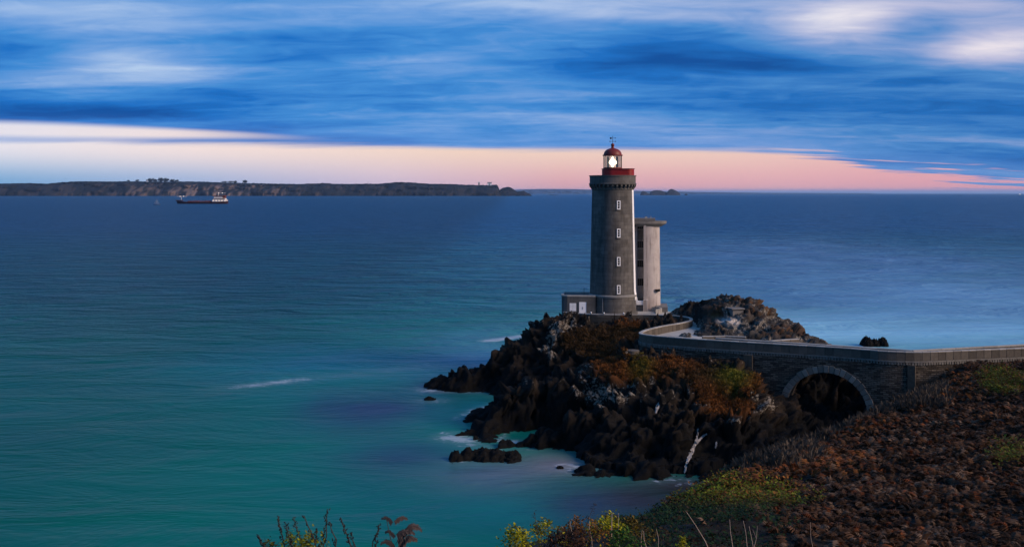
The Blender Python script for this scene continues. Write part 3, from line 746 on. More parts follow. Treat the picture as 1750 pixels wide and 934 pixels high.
vm = vane.tube([(-.42,-.05,zv+.30),(.42,.05,zv+.30)], .025, 4).tube([(.1,-.4,zv+.302),(-.1,.4,zv+.302)], .025, 4).tube([(-.36,0,zv+.80),(.42,0,zv+.82)], .025, 4)
vm.box(-.48,-.36,-.02,.02,zv+.22,zv+.38).box(.36,.48,-.02,.02,zv+.22,zv+.38).box(-.42,-.16,-.015,.015,zv+.66,zv+.95).box(.34,.46,-.015,.015,zv+.74,zv+.9)
vm.done('weather_vane', M['iron'], lh)
# optic: glowing lens body, its diamond profile shaped after the lamp's starry flare
zo = zb+.95
BM().lathe([(0,zo-.78),(.14,zo-.70),(.30,zo-.38),(.58,zo-.18),(.62,zo+.0),(.58,zo+.18),(.30,zo+.45),(.12,zo+.85),(0,zo+.95)], 20).done('lamp_lens', M['lamp'], lan, True)
BM().lathe([(.0,zb+.175),(.22,zb+.175),(.2,zo-.8),(0,zo-.8)], 12).done('lens_stand', M['iron'], lan, True)
BM().box(-.95,-.55,.5,.62,zb+.18,zt-.1).box(.55,.9,.5,.62,zb+.18,zt-.1).done('blind_panel', M['iron'], lan)
# annex at the foot of the tower
ap = [(-2.6,-3.0),(-6.9,-3.0),(-7.4,-2.85),(-7.72,-2.5),(-7.82,-2.0),(-7.82,2.2),(-2.6,2.6)]
za = zl(499.4)-.28
ann = BM().prism(ap, -.5, za-.14).done('annex', M['granite'], lh)
rim = BM()
inner = [(-2.6,-2.7),(-6.8,-2.7),(-7.2,-2.6),(-7.45,-2.35),(-7.52,-1.9),(-7.52,1.95),(-2.6,2.3)]
outr = [(-2.6,-3.08),(-6.92,-3.08),(-7.45,-2.92),(-7.80,-2.54),(-7.90,-2.0),(-7.90,2.28),(-2.6,2.68)]
bq = rim.b
o0 = [[bq.verts.new((x,y,z)) for x, y in pl] for pl, z in ((outr,za-.135),(outr,za+.10),(inner,za+.10),(inner,za-.135))]
for i in range(4):
    A, B = o0[i], o0[(i+1) % 4]
    for j in range(6): bq.faces.new((A[j],A[j+1],B[j+1],B[j]))
rim.done('roof_coping', M['coping'], ann)
dz0 = -.02
def xz(px): return (px-1047.3)*156/F
d0, d1 = xz(990), xz(1002.4); ztop = zl(510.5)-.22
door = BM().box(d0,d1,-3.06,-2.99,dz0,ztop,bevel=.01).done('door', M['white'], ann)
BM().box(d0-.06,d0-.003,-3.09,-2.99,dz0,ztop+.05).box(d1+.003,d1+.06,-3.09,-2.99,dz0,ztop+.05).done('door_frame', M['granite'], ann)
BM().box((d0+d1)/2-.03,(d0+d1)/2+.03,-3.1,-3.061,.95,1.3).done('door_handle', M['iron'], ann)
s0, s1 = xz(973.8), xz(985); sz0, sz1 = zl(527.5)-.05, zl(512.7)-.2; sm = (s0+s1)/2
sh = BM()
for a, b in ((s0, sm-.01), (sm+.01, s1)):
    n = 4; wd = (b-a)/n
    for j in range(n): sh.box(a+j*wd+.008,a+(j+1)*wd-.008,-3.05,-2.99,sz0,sz1)
    sh.box(a,b,-3.075,-3.051,sz0+.2,sz0+.29); sh.box(a,b,-3.075,-3.051,sz1-.29,sz1-.2)
sh.done('shutter', M['white'], ann)
BM().box(s0-.06,s1+.06,-3.09,-2.99,sz0-.10,sz0-.005).done('sill', M['granite_pale'], ann)
BM().tube([(xz(999)-.1,-1.2,za-.15),(xz(999)-.1,-1.2,za+1.05)], .035).done('roof_post', M['iron'], ann)
# thin pole on the slope below the terrace
pb = P(1005, 563, 150)
t = BM().tube([(0,0,-.6),(0,0,1.75)], .05).done('marker_pole', M['white'], None); t.location = pb; tag(t, 'thin white pole on the slope below the lighthouse terrace', 'pole')
# lamps along the terrace rim
for i, px in enumerate((1014, 1037, 1068)):
    j = min(range(iT, NE), key=lambda q: abs(875+F*E[q].x/E[q].y-px)); q = E[j]
    t = thing('bulkhead_lamp', ['small white lamp on the terrace rim below the annex door','small white lamp on the terrace rim under the cable','small white lamp on the terrace rim below the window column'][i], 'lamp', (q.x, q.y-.02, q.z), 0, 'lamps on the terrace rim')
    BM().lathe([(0,0),(.09,0),(.08,.12),(0,.12)], 10).done('lamp_base', M['steel'], t); BM().ball((0,0,.2), .11, seg=8).done('lamp_globe', M['white'], t)

# ------------------------------------------------------------------ concrete watch tower
TD = 165.0; kt = TD/F
tb = Vector(((1104-875)*kt, TD, DECK)); trz = -math.atan2(tb.x, tb.y)
tw = thing('watch_tower', 'pale concrete watch tower with slab roof right of the lighthouse', 'tower', tb, trz)
def zt_(py): return H-(py-HZ)*kt-DECK
def xt(px): return (px-1104)*kt
ztop = zt_(384); RT = xt(1127)
pts = []
for i in range(25): an = -PI/2+PI*i/24; pts.append((.05+(RT-.05)*math.cos(an), 2.2*math.sin(an)))
pts += [(xt(1078), 2.2), (xt(1078), -.6), (xt(1089.3),-.95), (xt(1089.3),.4), (xt(1099.8),.4), (xt(1099.8),-2.15)]
b = bmesh.new(); n = len(pts)
lo = [b.verts.new((x+.16*(1 if x > .5 else 0)*x/RT, y, -.3)) for x, y in pts]; hi = [b.verts.new((x, y, ztop)) for x, y in pts]
for i in range(n): b.faces.new((lo[i], lo[(i+1) % n], hi[(i+1) % n], hi[i]))
b.faces.new(hi); bmesh.ops.recalc_face_normals(b, faces=b.faces); me = bpy.data.meshes.new('tower_body'); b.to_mesh(me); b.free()
o = link('tower_body', me, M['concrete'], tw, True); me.set_sharp_from_angle(angle=math.radians(30))
BM().box(xt(1100.2),xt(1104.2),-2.36,-2.0,-.2,ztop-.01).done('pilaster', M['concrete'], tw)
for a, b_, kind in ((384,391,'d'),(392.5,410,'p'),(411,423.5,'d'),(425,443,'p'),(444.5,456,'d'),(457.5,474,'c'),(475,488,'d'),(489,508,'c')):
    z1, z0 = zt_(a), zt_(b_)
    if kind == 'd':
        p = BM().box(xt(1089.6),xt(1099.6),-.05,.3,z0,z1).done('window', M['dark'], tw)
        mb = BM()
        for q in (.33,.66): mb.box(xt(1089.6)+q*.94-.025,xt(1089.6)+q*.94+.025,-.09,-.052,z0,z1)
        mb.done('mullion', M['concrete_dark'], p)
    else: BM().box(xt(1089.6),xt(1099.6),-.20,.3,z0,z1).done('spandrel_panel', M['concrete_dark'] if kind == 'p' else M['concrete'], tw)
    BM().box(xt(1089.5),xt(1099.7),-.34,.3,z0-.13,z0-.004).done('floor_slab', M['concrete'], tw)
# overhanging roof slab with a wedge-shaped underside on the right
zc0, zc1 = zt_(381.5), zt_(377)
def outline(r, e): 
    q = [(.1+(r+e)*math.cos(-PI/2+PI*i/20), (r*.95)*math.sin(-PI/2+PI*i/20)) for i in range(21)]; return q+[(xt(1076), r*.95), (xt(1076), -r*.95)]
b = bmesh.new(); rings = []
for pl, z in ((outline(2.25,.1),zt_(386.5)),(outline(2.75,.42),zc0),(outline(2.75,.46),zc1)): rings.append([b.verts.new((x,y,z)) for x, y in pl])
n = len(rings[0])
for A, B in zip(rings, rings[1:]):
    for i in range(n): b.faces.new((A[i],A[(i+1) % n],B[(i+1) % n],B[i]))
b.faces.new(rings[-1]); b.faces.new(rings[0][::-1]); bmesh.ops.recalc_face_normals(b, faces=b.faces); me = bpy.data.meshes.new('roof_slab'); b.to_mesh(me); b.free(); link('roof_slab', me, M['concrete_dark'], tw)
BM().box(xt(1077),xt(1119.5),-1.9,1.9,zc1+.003,zt_(372.5),bevel=.03).done('roof_block', M['concrete_dark'], tw)
BM().box(xt(1102),xt(1106),-.6,-.2,zt_(372.5)+.003,zt_(370)).tube([(xt(1112),0,zt_(372.5)),(xt(1112),0,zt_(369))], .05).done('roof_hatch', M['coping'], tw)
BM().box(xt(1119.5),xt(1127.6),-1.95,-1.0,zt_(495.5),zt_(492)).done('wall_slot', M['dark'], tw)
BM().box(xt(1087.5),xt(1099.5),-2.9,-1.6,zt_(517.6),zt_(511.4),bevel=.03).done('door_canopy', M['white'], tw)
BM().box(xt(1088.5),xt(1099),-2.6,-1.9,-.1,zt_(517.7)).done('door', M['concrete_dark'], tw)
BM().box(xt(1099.2),xt(1106.5),-3.0,-2.0,-.1,zt_(509),bevel=.02).done('entrance_pier', M['concrete'], tw)
BM().box(xt(1120),xt(1140),-3.4,2.2,-2.5,zt_(520)+.0,bevel=.03).done('base_wall', M['concrete_dark'], tw)
v = []
arc = [(xt(1104)+2.6*math.cos(a), -4.0+1.6*math.sin(a)) for a in [math.radians(-10+i*14) for i in range(12)]]
for i, (x, y) in enumerate(arc): pass
wl = thing('entrance_wall', 'low curved concrete wall by the watch tower entrance', 'wall', tb, trz)
for i in range(8):
    a = math.radians(-60+i*17); a2 = math.radians(-60+(i+1)*17); r = 1.9; cx, cy = xt(1109), -4.4
    v = []
    for aa in (a+.008, a2-.008):
        for rr in (r-.14, r+.14):
            for z in (-.1, .72): v.append((cx+rr*math.cos(aa), cy+rr*math.sin(aa), z))
    raw('wall_block', v, [(0,1,3,2),(4,6,7,5),(0,4,5,1),(2,3,7,6),(1,5,7,3)], M['coping'], wl)

# bunker remains on the knoll
q = P(1259, 528, 139.3); bk = thing('bunker', 'small weathered concrete bunker half buried in the knoll', 'bunker', q, .25)
BM().box(-.8,.8,-.4,1.2,-1.2,-.02,bevel=.04).done('bunker_wall', M['concrete_dark'], bk); BM().box(-1.0,.95,-.6,1.3,-.015,.16,bevel=.04).done('roof_slab', M['concrete_dark'], bk)
q = P(1286, 537, 139.5); t = BM().tube([(0,0,-.6),(0,0,1.0)], .06).done('marker_post', M['steel']); t.location = q; tag(t, 'short grey post standing on the knoll crest', 'post')

# ------------------------------------------------------------------ mainland hillside
edge_pts = [(1640,624,113.5),(1550,692,104),(1480,720,99),(1400,757,93),(1300,790,85),(1230,820,77),(1150,862,64),(1090,900,50),(1010,935,36),(900,945,25)]
EP = [P(*e) for e in edge_pts]
mp = [tuple(p) for p in EP]
for i, p in enumerate(EP):
    a, b = EP[max(i-1,0)], EP[min(i+1,len(EP)-1)]; d = b-a; d.z = 0; d.normalize(); n = Vector((d.y, -d.x, 0))
    if n.x > 0: n = -n
    if i == 0: continue
    k = 1.0 if p.y > 55 else 1.2
    q = p+n*3.2*k; mp.append((q.x, q.y, p.z-3.6)); q = p+n*8*k; mp.append((q.x, q.y, min(p.z-9, -1.0)))
    q = p-n*3.0; 
for a in [(1750,622,114),(1700,628,112),(1650,645,108),(1750,660,98),(1750,700,86),(1750,800,52),(1750,934,25),(1650,700,92),(1600,760,72),(1500,790,66),(1500,934,26),(1400,850,48),(1330,830,60),(1400,934,26),(1300,934,27),(1250,870,52),(1200,934,30),(1600,860,42),(1450,760,82),(1550,720,88),(1120,925,38)]: mp.append(tuple(P(*a)))
mp += [(58,119,8.3),(70,121,8.6),(52,122,5),(64,128,4),(85,125,8),(90,100,13),(80,60,18),(62,28,21.5),(40,4,25),(12,0,26.1),(0,0,26.35),(3,6,25.1),(-3,12,23.6),(0,13,23.25),(3,14,22.85),(6,14,22.85),(9,14,22.85),(-1.5,12,23.6),(.5,14.8,22.75),(1.8,15,22.7),(3.5,16.5,22.1),(-2.2,14.5,22.0),(-6,6,24.0),(-9,12,19.5),(-3,18,20.5),(-14,24,9),(-5,27,13),(-20,10,13),(-16,0,22),(44,119,-1),(47,121.5,1)]
hillF0 = RBF(mp, 2.0)
def hillF(x, y):
    z = hillF0(x, y); q = np.stack([x.ravel(), y.ravel(), np.zeros(x.size)], 1)
    b = (fbm(q*.35, 4, 61)-.5)*1.5+(fbm(q*1.1, 3, 62)-.5)*.5
    z = z+b.reshape(x.shape)*sstep(8, 24, y)*(1-.7*sstep(104, 112, y)); 
    # keep the road clear
    d = np.minimum(dseg(x, y, E2), 9); z = np.where((y > 100) & inpoly(x, y, road_poly), np.minimum(z, 8.6), z)
    return z
M['soil'] = material('hill_soil', (.010,.007,.005), .95, .5, 1.5, .05, 6)
hx = np.arange(-22, 92, .6); hy = np.arange(-6, 126, .6); gx, gy = np.meshgrid(hx, hy); gz = hillF(gx, gy)
ny, nx = gx.shape; idx = np.arange(ny*nx).reshape(ny, nx); f = np.stack([idx[:-1,:-1], idx[:-1,1:], idx[1:,1:], idx[1:,:-1]], -1).reshape(-1, 4)
vv = np.stack([gx, gy, gz], -1).reshape(-1, 3); keep = vv[f,2].max(1) > -2.5; f = f[keep]; us = np.unique(f); re = -np.ones(len(vv), int); re[us] = np.arange(len(us))
hill = structure(npmesh('hillside', vv[us], re[f], M['soil'], None, True, quads=True), 'steep dark coastal hillside in the foreground')

def leafmat(name, rough=.8, trans=.0):
    m = bpy.data.materials.new(name); m.use_nodes = True; t = NT(m.node_tree); b = t.n['Principled BSDF']
    t.put(b.inputs['Base Color'], t.node('ShaderNodeAttribute', attribute_name='tone').outputs['Color'])
    b.inputs['Roughness'].default_value = rough; b.inputs['Specular IOR Level'].default_value = .15
    if trans:
        tr = t.node('ShaderNodeBsdfTranslucent'); t.put(tr.inputs[0], t.node('ShaderNodeAttribute', attribute_name='tone').outputs['Color'])
        mx = t.node('ShaderNodeMixShader'); mx.inputs[0].default_value = trans; t.l.new(b.outputs[0], mx.inputs[1]); t.l.new(tr.outputs[0], mx.inputs[2]); t.l.new(mx.outputs[0], t.n['Material Output'].inputs[0])
    return m
M['leaf'] = leafmat('plant_leaf', .75, .25); M['dry'] = leafmat('dry_plant', .85, .15)
def scatter(name, tpl_list, pos, size, col, mat, tilt=.5, normal_lean=None, label=None, yaw=None):
    """many copies of small leaf shapes joined in one mesh; tpl = (verts, tris, shade)"""
    V = []; T_ = []; C = []; base = 0; pick = RNG.integers(0, len(tpl_list), len(pos))
    for k, (tv, tt, ts) in enumerate(tpl_list):
        s = np.where(pick == k)[0]; n = len(s)
        if not n: continue
        yw = RNG.uniform(0, 2*PI, n) if yaw is None else yaw+RNG.normal(0, .8, n)
        tl = RNG.normal(0, tilt, n); ax = RNG.uniform(0, 2*PI, n)
        v = np.repeat(tv[None], n, 0)*size[s][:,None,None]
        c, si = np.cos(yw)[:,None], np.sin(yw)[:,None]; x = v[...,0]*c-v[...,1]*si; y = v[...,0]*si+v[...,1]*c; z = v[...,2]
        ca, sa = np.cos(ax)[:,None], np.sin(ax)[:,None]; u = x*ca+y*sa; w_ = -x*sa+y*ca; ct, st = np.cos(tl)[:,None], np.sin(tl)[:,None]
        u2 = u*ct+z*st; z2 = -u*st+z*ct; x2 = u2*ca-w_*sa; y2 = u2*sa+w_*ca
        o = np.stack([x2, y2, z2], -1)+pos[s][:,None,:]; V.append(o.reshape(-1, 3))
        T_.append((tt[None]+(base+np.arange(n)*len(tv))[:,None,None]).reshape(-1, 3)); base += n*len(tv)
        C.append((col[s][:,None,:]*ts[None,:,None]).reshape(-1, 3))
    o = npmesh(name, np.concatenate(V), np.concatenate(T_), mat, None, False, np.concatenate(C)); o['kind'] = 'stuff'
    if label: o['label'] = label
    return o
def frond(seed, n=8, droop=.9, wid=.42):
    r = random.Random(seed); v = []; t = []; c = []
    def pt(s): return np.array([s*.95, .04*math.sin(s*3+seed), .55*math.sin(min(1, s*1.15)*PI*.62)-droop*.35*s*s])
    for k in range(n):
        s = .16+.8*k/(n-1); p = pt(s); q = pt(min(1, s+.05)); d = q-p; d /= np.linalg.norm(d)
        L = wid*(1-s)**.75*(1+r.uniform(-.2,.2))+.06
        for sg in (-1, 1):
            tip = p+np.array([.20*L, sg*L, -.22*L+r.uniform(-.10,.08)]); b0 = p-d*.045; b1 = p+d*.045; mid = (p+tip)/2+d*.05+np.array([0,0,.02])
            i = len(v); v += [b0, b1, mid, tip]; t += [(i, i+1, i+2), (i, i+2, i+3)]; sh = r.uniform(.75, 1.15); c += [sh*.9, sh, sh, sh*1.1]
    i = len(v); v += [np.zeros(3), pt(.5)+[0,.012,0], pt(1.0)]; t += [(i, i+1, i+2)]; c += [.6,.6,.8]
    return np.array(v), np.array(t), np.array(c)
def blades(seed, n=7, h=1.0, w_=.03, spread=.5):
    r = random.Random(seed); v = []; t = []; c = []
    for k in range(n):
        a = r.uniform(0, 2*PI); b = np.array([math.cos(a), math.sin(a), 0])*r.uniform(0,.15); l = h*r.uniform(.5,1); o = np.array([math.cos(a), math.sin(a), 0])*spread*l*r.uniform(.4,1); side = np.array([-math.sin(a), math.cos(a), 0])*w_
        i = len(v); v += [b-side, b+side, b+o*.4+[0,0,l*.65]+side*.7, b+o+[0,0,l*r.uniform(.75,1)]]; t += [(i,i+1,i+2),(i,i+2,i+3)]; sh = r.uniform(.7,1.2); c += [sh*.7,sh*.7,sh,sh*1.1]
    return np.array(v), np.array(t), np.array(c)
def leafy(seed, n=12, lw=.5, h=1.0):
    r = random.Random(seed); v = []; t = []; c = []
    for k in range(n):
        a = r.uniform(0, 2*PI); el = r.uniform(-.3, .9); p = np.array([r.gauss(0,.42), r.gauss(0,.42), h*abs(r.gauss(.4,.3))]); d = np.array([math.cos(a)*math.cos(el), math.sin(a)*math.cos(el), math.sin(el)*.6]); s = np.array([-math.sin(a), math.cos(a), r.uniform(-.3,.3)]); L = r.uniform(.22,.4)
        i = len(v); v += [p, p+d*L*.5+s*L*lw*.5, p+d*L, p+d*L*.5-s*L*lw*.5+[0,0,.03]]; t += [(i,i+1,i+2),(i,i+2,i+3)]; sh = r.uniform(.65,1.3); c += [sh*.85,sh,sh,sh]
    return np.array(v), np.array(t), np.array(c)
FRONDS = [frond(s, 8, random.uniform(.5,1.3)) for s in range(6)]; BLADES = [blades(s) for s in range(5)]; LEAFY = [leafy(s) for s in range(5)]
# candidate spots on the hillside
NCAND = 230000
cx = RNG.uniform(-8, 66, NCAND); cy = 10+(118-10)*RNG.uniform(0, 1, NCAND)**1.35; czz = hillF(cx, cy)
e = .25; nx_ = hillF(cx+e, cy)-hillF(cx-e, cy); ny_ = hillF(cx, cy+e)-hillF(cx, cy-e)
ppx, ppy = projpx(cx, cy, czz); slope = np.hypot(nx_, ny_)/(2*e)
ok = (ppx > 780) & (ppx < 1860) & (ppy < 990) & (slope < 1.9) & (czz > 3.0) & ~((cy > 104) & inpoly(cx, cy, road_poly)) & (dseg(cx, cy, E2) > .45)
# behind the bridge nothing shows
ok &= ~((cy < 60) & (ppx < 1045)); ok &= (cy > 16.5)
ok &= ~((cy > 112) & (dseg(cx, cy, E2) > .2) & (cy > 118))
cx, cy, czz, ppx, ppy, slope = [a[ok] for a in (cx, cy, czz, ppx, ppy, slope)]
pts3 = np.stack([cx, cy, czz], 1)
edge_xy = [(p.x, p.y) for p in EP]; de = dseg(cx, cy, edge_xy)
def g2(a, b, sx, sy): return np.exp(-((ppx-a)/sx)**2-((ppy-b)/sy)**2)
n1_ = fbm(pts3*.22, 4, 5); n2_ = fbm(pts3*.5, 4, 6)
wgreen = g2(1215,890,90,48)*1.7+g2(1715,655,34,18)*1.6+g2(1725,780,26,16)*1.1+g2(1290,845,50,20)*.9+g2(1120,905,40,30)*.9+g2(1370,860,50,12)*.5
wgrey = 1.25*np.exp(-(de/2.6)**2)*sstep(1210,1300,ppx)*(1-sstep(1560,1640,ppx))+g2(1560,680,60,22)*.8+g2(1330,780,70,20)*.7
worange = g2(1380,800,120,26)*1.0+g2(1620,660,80,26)*.9+g2(1480,730,60,20)*.8+g2(1240,830,60,18)*1.0+g2(1150,850,60,16)*1.1+g2(1700,720,50,20)*.3
wgreen *= .05+1.1*n1_+.9*n2_; wgrey *= .5+n2_; worange *= .6+.8*n1_
u = RNG.uniform(0, 1, len(cx))
isgreen = (u < np.clip(wgreen*1.1-.15, 0, .95)) | ((cy < 26) & (ppx < 1180)) | ((cy < 32) & (ppx < 1330) & (u < .72))
isgrey = ~isgreen & (RNG.uniform(0, 1, len(cx)) < np.clip(wgrey*1.1-.15, 0, .9))
isfern = ~isgreen & ~isgrey
dens = 1.0
keepf = isfern & (RNG.uniform(0, 1, len(cx)) < np.clip(34/cy, .5, 1.0))
p = pts3[keepf]; n = len(p); oo = np.clip(worange[keepf]*1.15-.1, 0, 1)[:,None]; r_ = RNG.uniform(0, 1, (n, 1)); n_ = n2_[keepf][:,None]
dark = np.where(r_ < .38, np.array([.042,.021,.010]), np.where(r_ < .70, np.array([.080,.043,.024]), np.where(r_ < .90, np.array([.135,.092,.066]), np.array([.12,.036,.011]))))
rust = np.where(r_ < .5, np.array([.135,.042,.013]), np.where(r_ < .8, np.array([.19,.068,.018]), np.array([.09,.045,.024])))
pick = (RNG.uniform(0, 1, (n, 1)) < oo*.95); c = np.where(pick, rust*1.05, dark*(.14+1.25*n_)*np.array([1.08,.97,.86]))
scatter('bracken', FRONDS, p, RNG.uniform(.5, 1.2, n)*np.clip(.11+cy[keepf]/112, .24, .74), c*RNG.uniform(.7, 1.3, (n, 1)), M['dry'], .35, label='rust and brown autumn bracken covering the hillside')
p = pts3[isgrey]; n = len(p); c = np.array([.075,.058,.044])*RNG.uniform(.5, 1.3, (n, 1))
scatter('dry_grass', BLADES, p, RNG.uniform(.6, 1.3, n), c, M['dry'], .25, label='grey brown dry grass along the hill edge')
p = pts3[isgreen]; n = len(p); top = sstep(888, 845, ppy[isgreen])[:,None]; top = np.where(ppx[isgreen][:,None] > 1500, .55, top)
c = (np.where(RNG.uniform(0,1,(n,1)) < .75, np.array([.010,.030,.009]), np.array([.030,.018,.008]))*(1-top)+np.where(RNG.uniform(0,1,(n,1)) < .6, np.array([.14,.155,.010]), np.array([.20,.075,.014]))*top)*RNG.uniform(.5, 1.4, (n, 1))
scatter('bramble_leaves', LEAFY, p, RNG.uniform(.4, .9, n)*np.clip(cy[isgreen]/70, .35, 1.0), c, M['leaf'], .4, label='green bramble leaves in patches on the hillside')
# short heath on the headland patches
cx = RNG.uniform(4, 36, 60000); cy = RNG.uniform(108, 152, 60000); cz = headF(cx, cy); a_, b_ = projpx(cx, cy, cz); hw, hc = heath(a_, b_)
ok = (hw > RNG.uniform(.15, 1, len(cx))) & ~inpoly(cx, cy, road_poly) & (dseg(cx, cy, E2) > .5) & (cz > 3)
hv = np.empty(len(head.data.vertices)*3, np.float32); head.data.vertices.foreach_get('co', hv); hv = hv.reshape(-1, 3)
from mathutils.bvhtree import BVHTree
dg = bpy.context.evaluated_depsgraph_get(); headB = BVHTree.FromObject(head, dg)
pp = []; cc = []
for i in np.where(ok)[0]:
    h = headB.ray_cast(Vector((cx[i], cy[i], 30)), Vector((0, 0, -1)))
    if h[0] is not None: pp.append(h[0]); cc.append(hc[i])
pp = np.array(pp); cc = np.array(cc); n = len(pp)
scatter('heath_tufts', [blades(s, 8, .42, .035, .9) for s in range(4)], pp, RNG.uniform(.6, 1.3, n), cc*RNG.uniform(.6, 1.35, (n, 1)), M['dry'], .3, label='short rust and green heath on the headland')

# ------------------------------------------------------------------ pale markings and sea rocks
def marking(name, label, pts, w0, w1):  # pale ribbons laid over the rock for whitish surface streaks
    V = []; f = []; cam0 = Vector((0, 0, H))
    def hit(px, py):
        d = (P(px, py, 100)-cam0).normalized(); h = headB.ray_cast(cam0, d); return (h[0]-d*.10, d) if h[0] is not None else (P(px, py, 106), d)
    b = bmesh.new(); random.seed(len(label))
    for line in pts if isinstance(pts[0], list) else [pts]:
        dense = []
        for (x0, y0, a0), (x1, y1, a1) in zip(line, line[1:]):
            m = max(2, int(math.hypot(x1-x0, y1-y0)/3)); dense += [(x0+(x1-x0)*k/m+random.uniform(-.6,.6), y0+(y1-y0)*k/m, a0+(a1-a0)*k/m) for k in range(m)]
        dense.append(line[-1]); prev = None
        for x, y, ww in dense:
            c, d = hit(x, y); r = ww*.5*105/F*random.uniform(.6, 1.3)
            ring = [b.verts.new(c+Vector((math.cos(q)*r, math.sin(q)*.12, math.sin(q)*.08+random.uniform(-.03,.03)))) for q in (0, 1.05, 2.1, 3.14, 4.2, 5.2)]
            if prev:
                for k in range(6): b.faces.new((prev[k], prev[(k+1) % 6], ring[(k+1) % 6], ring[k]))
            else: b.faces.new(ring)
            prev = ring
        b.faces.new(prev[::-1])
    bmesh.ops.recalc_face_normals(b, faces=b.faces); me = bpy.data.meshes.new(name); b.to_mesh(me); b.free(); o = link(name, me, M['bird']); tag(o, label, 'rock vein'); return o
marking('pale_streak', 'forked pale streak down the dark rock face left of the arch', [[(1170,806,3),(1174,790,5),(1180,775,7),(1186,762,6),(1191,748,4),(1193,733,2.5)],[(1182,768,4),(1190,757,3.5),(1198,748,3),(1204,742,3),(1208,741,2)]], 1, 1)
marking('pale_streak', 'short pale streak on the black rock under the bridge approach', [(1121,704,4),(1123,696,6),(1126,688,5)], 1, 1)
marking('pale_streak', 'tiny pale mark on the black rock right of the forked streak', [(1223,764,2),(1224,757,3.5),(1225,755,2)], 1, 1)
M['searock'] = material('wet_black_rock', (.006,.0055,.005), .85, .6, 2.0, .1, 4, spec=.08)
def searock(label, px, py, lx, ly, hz, humps, seed=1, mat='searock'):
    c = PZ(px, py, 0); xs = np.linspace(-lx, lx, 64); ys = np.linspace(-ly, ly, 40); gx, gy = np.meshgrid(xs, ys)
    z = np.full(gx.shape, -1.2)
    for hx_, hy_, rr, hh in humps: z = np.maximum(z, hh*hz*(1.15-.75*np.clip(((gx/lx-hx_)/rr)**2+((gy/ly-hy_)/(rr*2.0))**2, 0, 3)) -.12)
    q = np.stack([gx.ravel()+seed*13, gy.ravel(), z.ravel()], 1); s = lx/6
    z = z+((facet(q/(s*.9), seed)*.7+facet(q/(s*.4), seed+9)*.45+facet(q/(s*.18), seed+3)*.2)*hz*.42).reshape(z.shape)
    ed = np.maximum(abs(gx/lx), abs(gy/ly)); z -= sstep(.8, 1, ed)*hz*1.5
    idx = np.arange(z.size).reshape(z.shape); f = np.stack([idx[:-1,:-1], idx[:-1,1:], idx[1:,1:], idx[1:,:-1]], -1).reshape(-1, 4)
    t = np.concatenate([f[:,[0,1,2]], f[:,[0,2,3]]]); v = np.stack([gx.ravel(), gy.ravel(), z.ravel()], 1); t = t[v[t,2].max(1) > -.7]
    us = np.unique(t); re = -np.ones(len(v), int); re[us] = np.arange(len(us))
    o = npmesh('sea_rock', v[us], re[t], M[mat]); o.location = c; tag(o, label, 'rock'); return o
searock('long low black rock lying in the cove below the headland', 830, 783, 4.4, 2.6, .95, [(-.72,-.1,.2,.7),(-.42,.1,.22,1.0),(-.05,.1,.3,.95),(.25,.1,.3,.85),(.62,.1,.34,.6),(-.8,-.4,.12,.3)], 3)
searock('small dark rock breaking the sea behind the bridge parapet', 1494, 590, 2.7, 2, 1.35, [(-.5,0,.42,1),(.05,0,.35,.75),(.55,0,.36,.95)], 5)
searock('tiny dark rock off the tip of the first spit', 735, 682, 1.0, .9, .38, [(-.2,0,.6,1),(.4,0,.4,.6)], 6)
searock('tiny dark rock in the milky shallows by the beach', 957, 799, .55, .5, .25, [(0,0,.7,1)], 8)

# ------------------------------------------------------------------ sea
def axis(lo, hi, st, far, g=1.22, lo_far=None):
    a = list(np.arange(lo, hi+1e-6, st)); s = st; x = hi
    while x < far: s *= g; x += s; a.append(x)
    s = st; x = lo
    while x > (lo_far if lo_far is not None else -far): s *= g; x -= s; a.insert(0, x)
    return np.array(a)
sx_ = axis(-90, 110, 1.0, 70000); sy_ = axis(50, 260, 1.0, 70000, 1.15, -2000)
gx, gy = np.meshgrid(sx_, sy_); q = np.stack([gx.ravel(), gy.ravel(), np.zeros(gx.size)], 1)
D_ = q[:,1]; x_ = q[:,0]
vis = D_ > 45; Ds = np.maximum(D_, 45); py_ = HZ+H*F/Ds; px_ = 875+F*x_/Ds
deep = np.array([.008,.062,.150]); mid = np.array([.003,.080,.105]); teal = np.array([.001,.112,.078])
tw_ = sstep(330, 120, D_)[:,None]; mw = sstep(900, 260, D_)[:,None]
c = deep*(1-mw)+mid*mw; c = c*(1-tw_)+teal*tw_
fade = (.55+.45*sstep(-60, -5, x_))[:,None]; c = c*fade           # water colour darker towards the left
wn = fbm(q*np.array([.02,.05,1])+3, 4, 81); wn2 = fbm(q*np.array([.05,.12,1])+9, 4, 82)
def sp(a, b, rx, ry, colr, k, nz=.5):
    global c
    Dd = H*F/(b-HZ); X0 = (a-875)/F*Dd; ax = rx*Dd/F; ay = ry*Dd/(b-HZ)
    m = np.exp(-((x_-X0)/ax)**2-((D_-Dd)/ay)**2); m = np.clip(m*(1-nz+2*nz*wn2)*k, 0, 1)[:,None]; c = c*(1-m)+np.array(colr)*m
TQ = (.004,.125,.135); PU = (.016,.032,.070); LB = (.05,.16,.25)
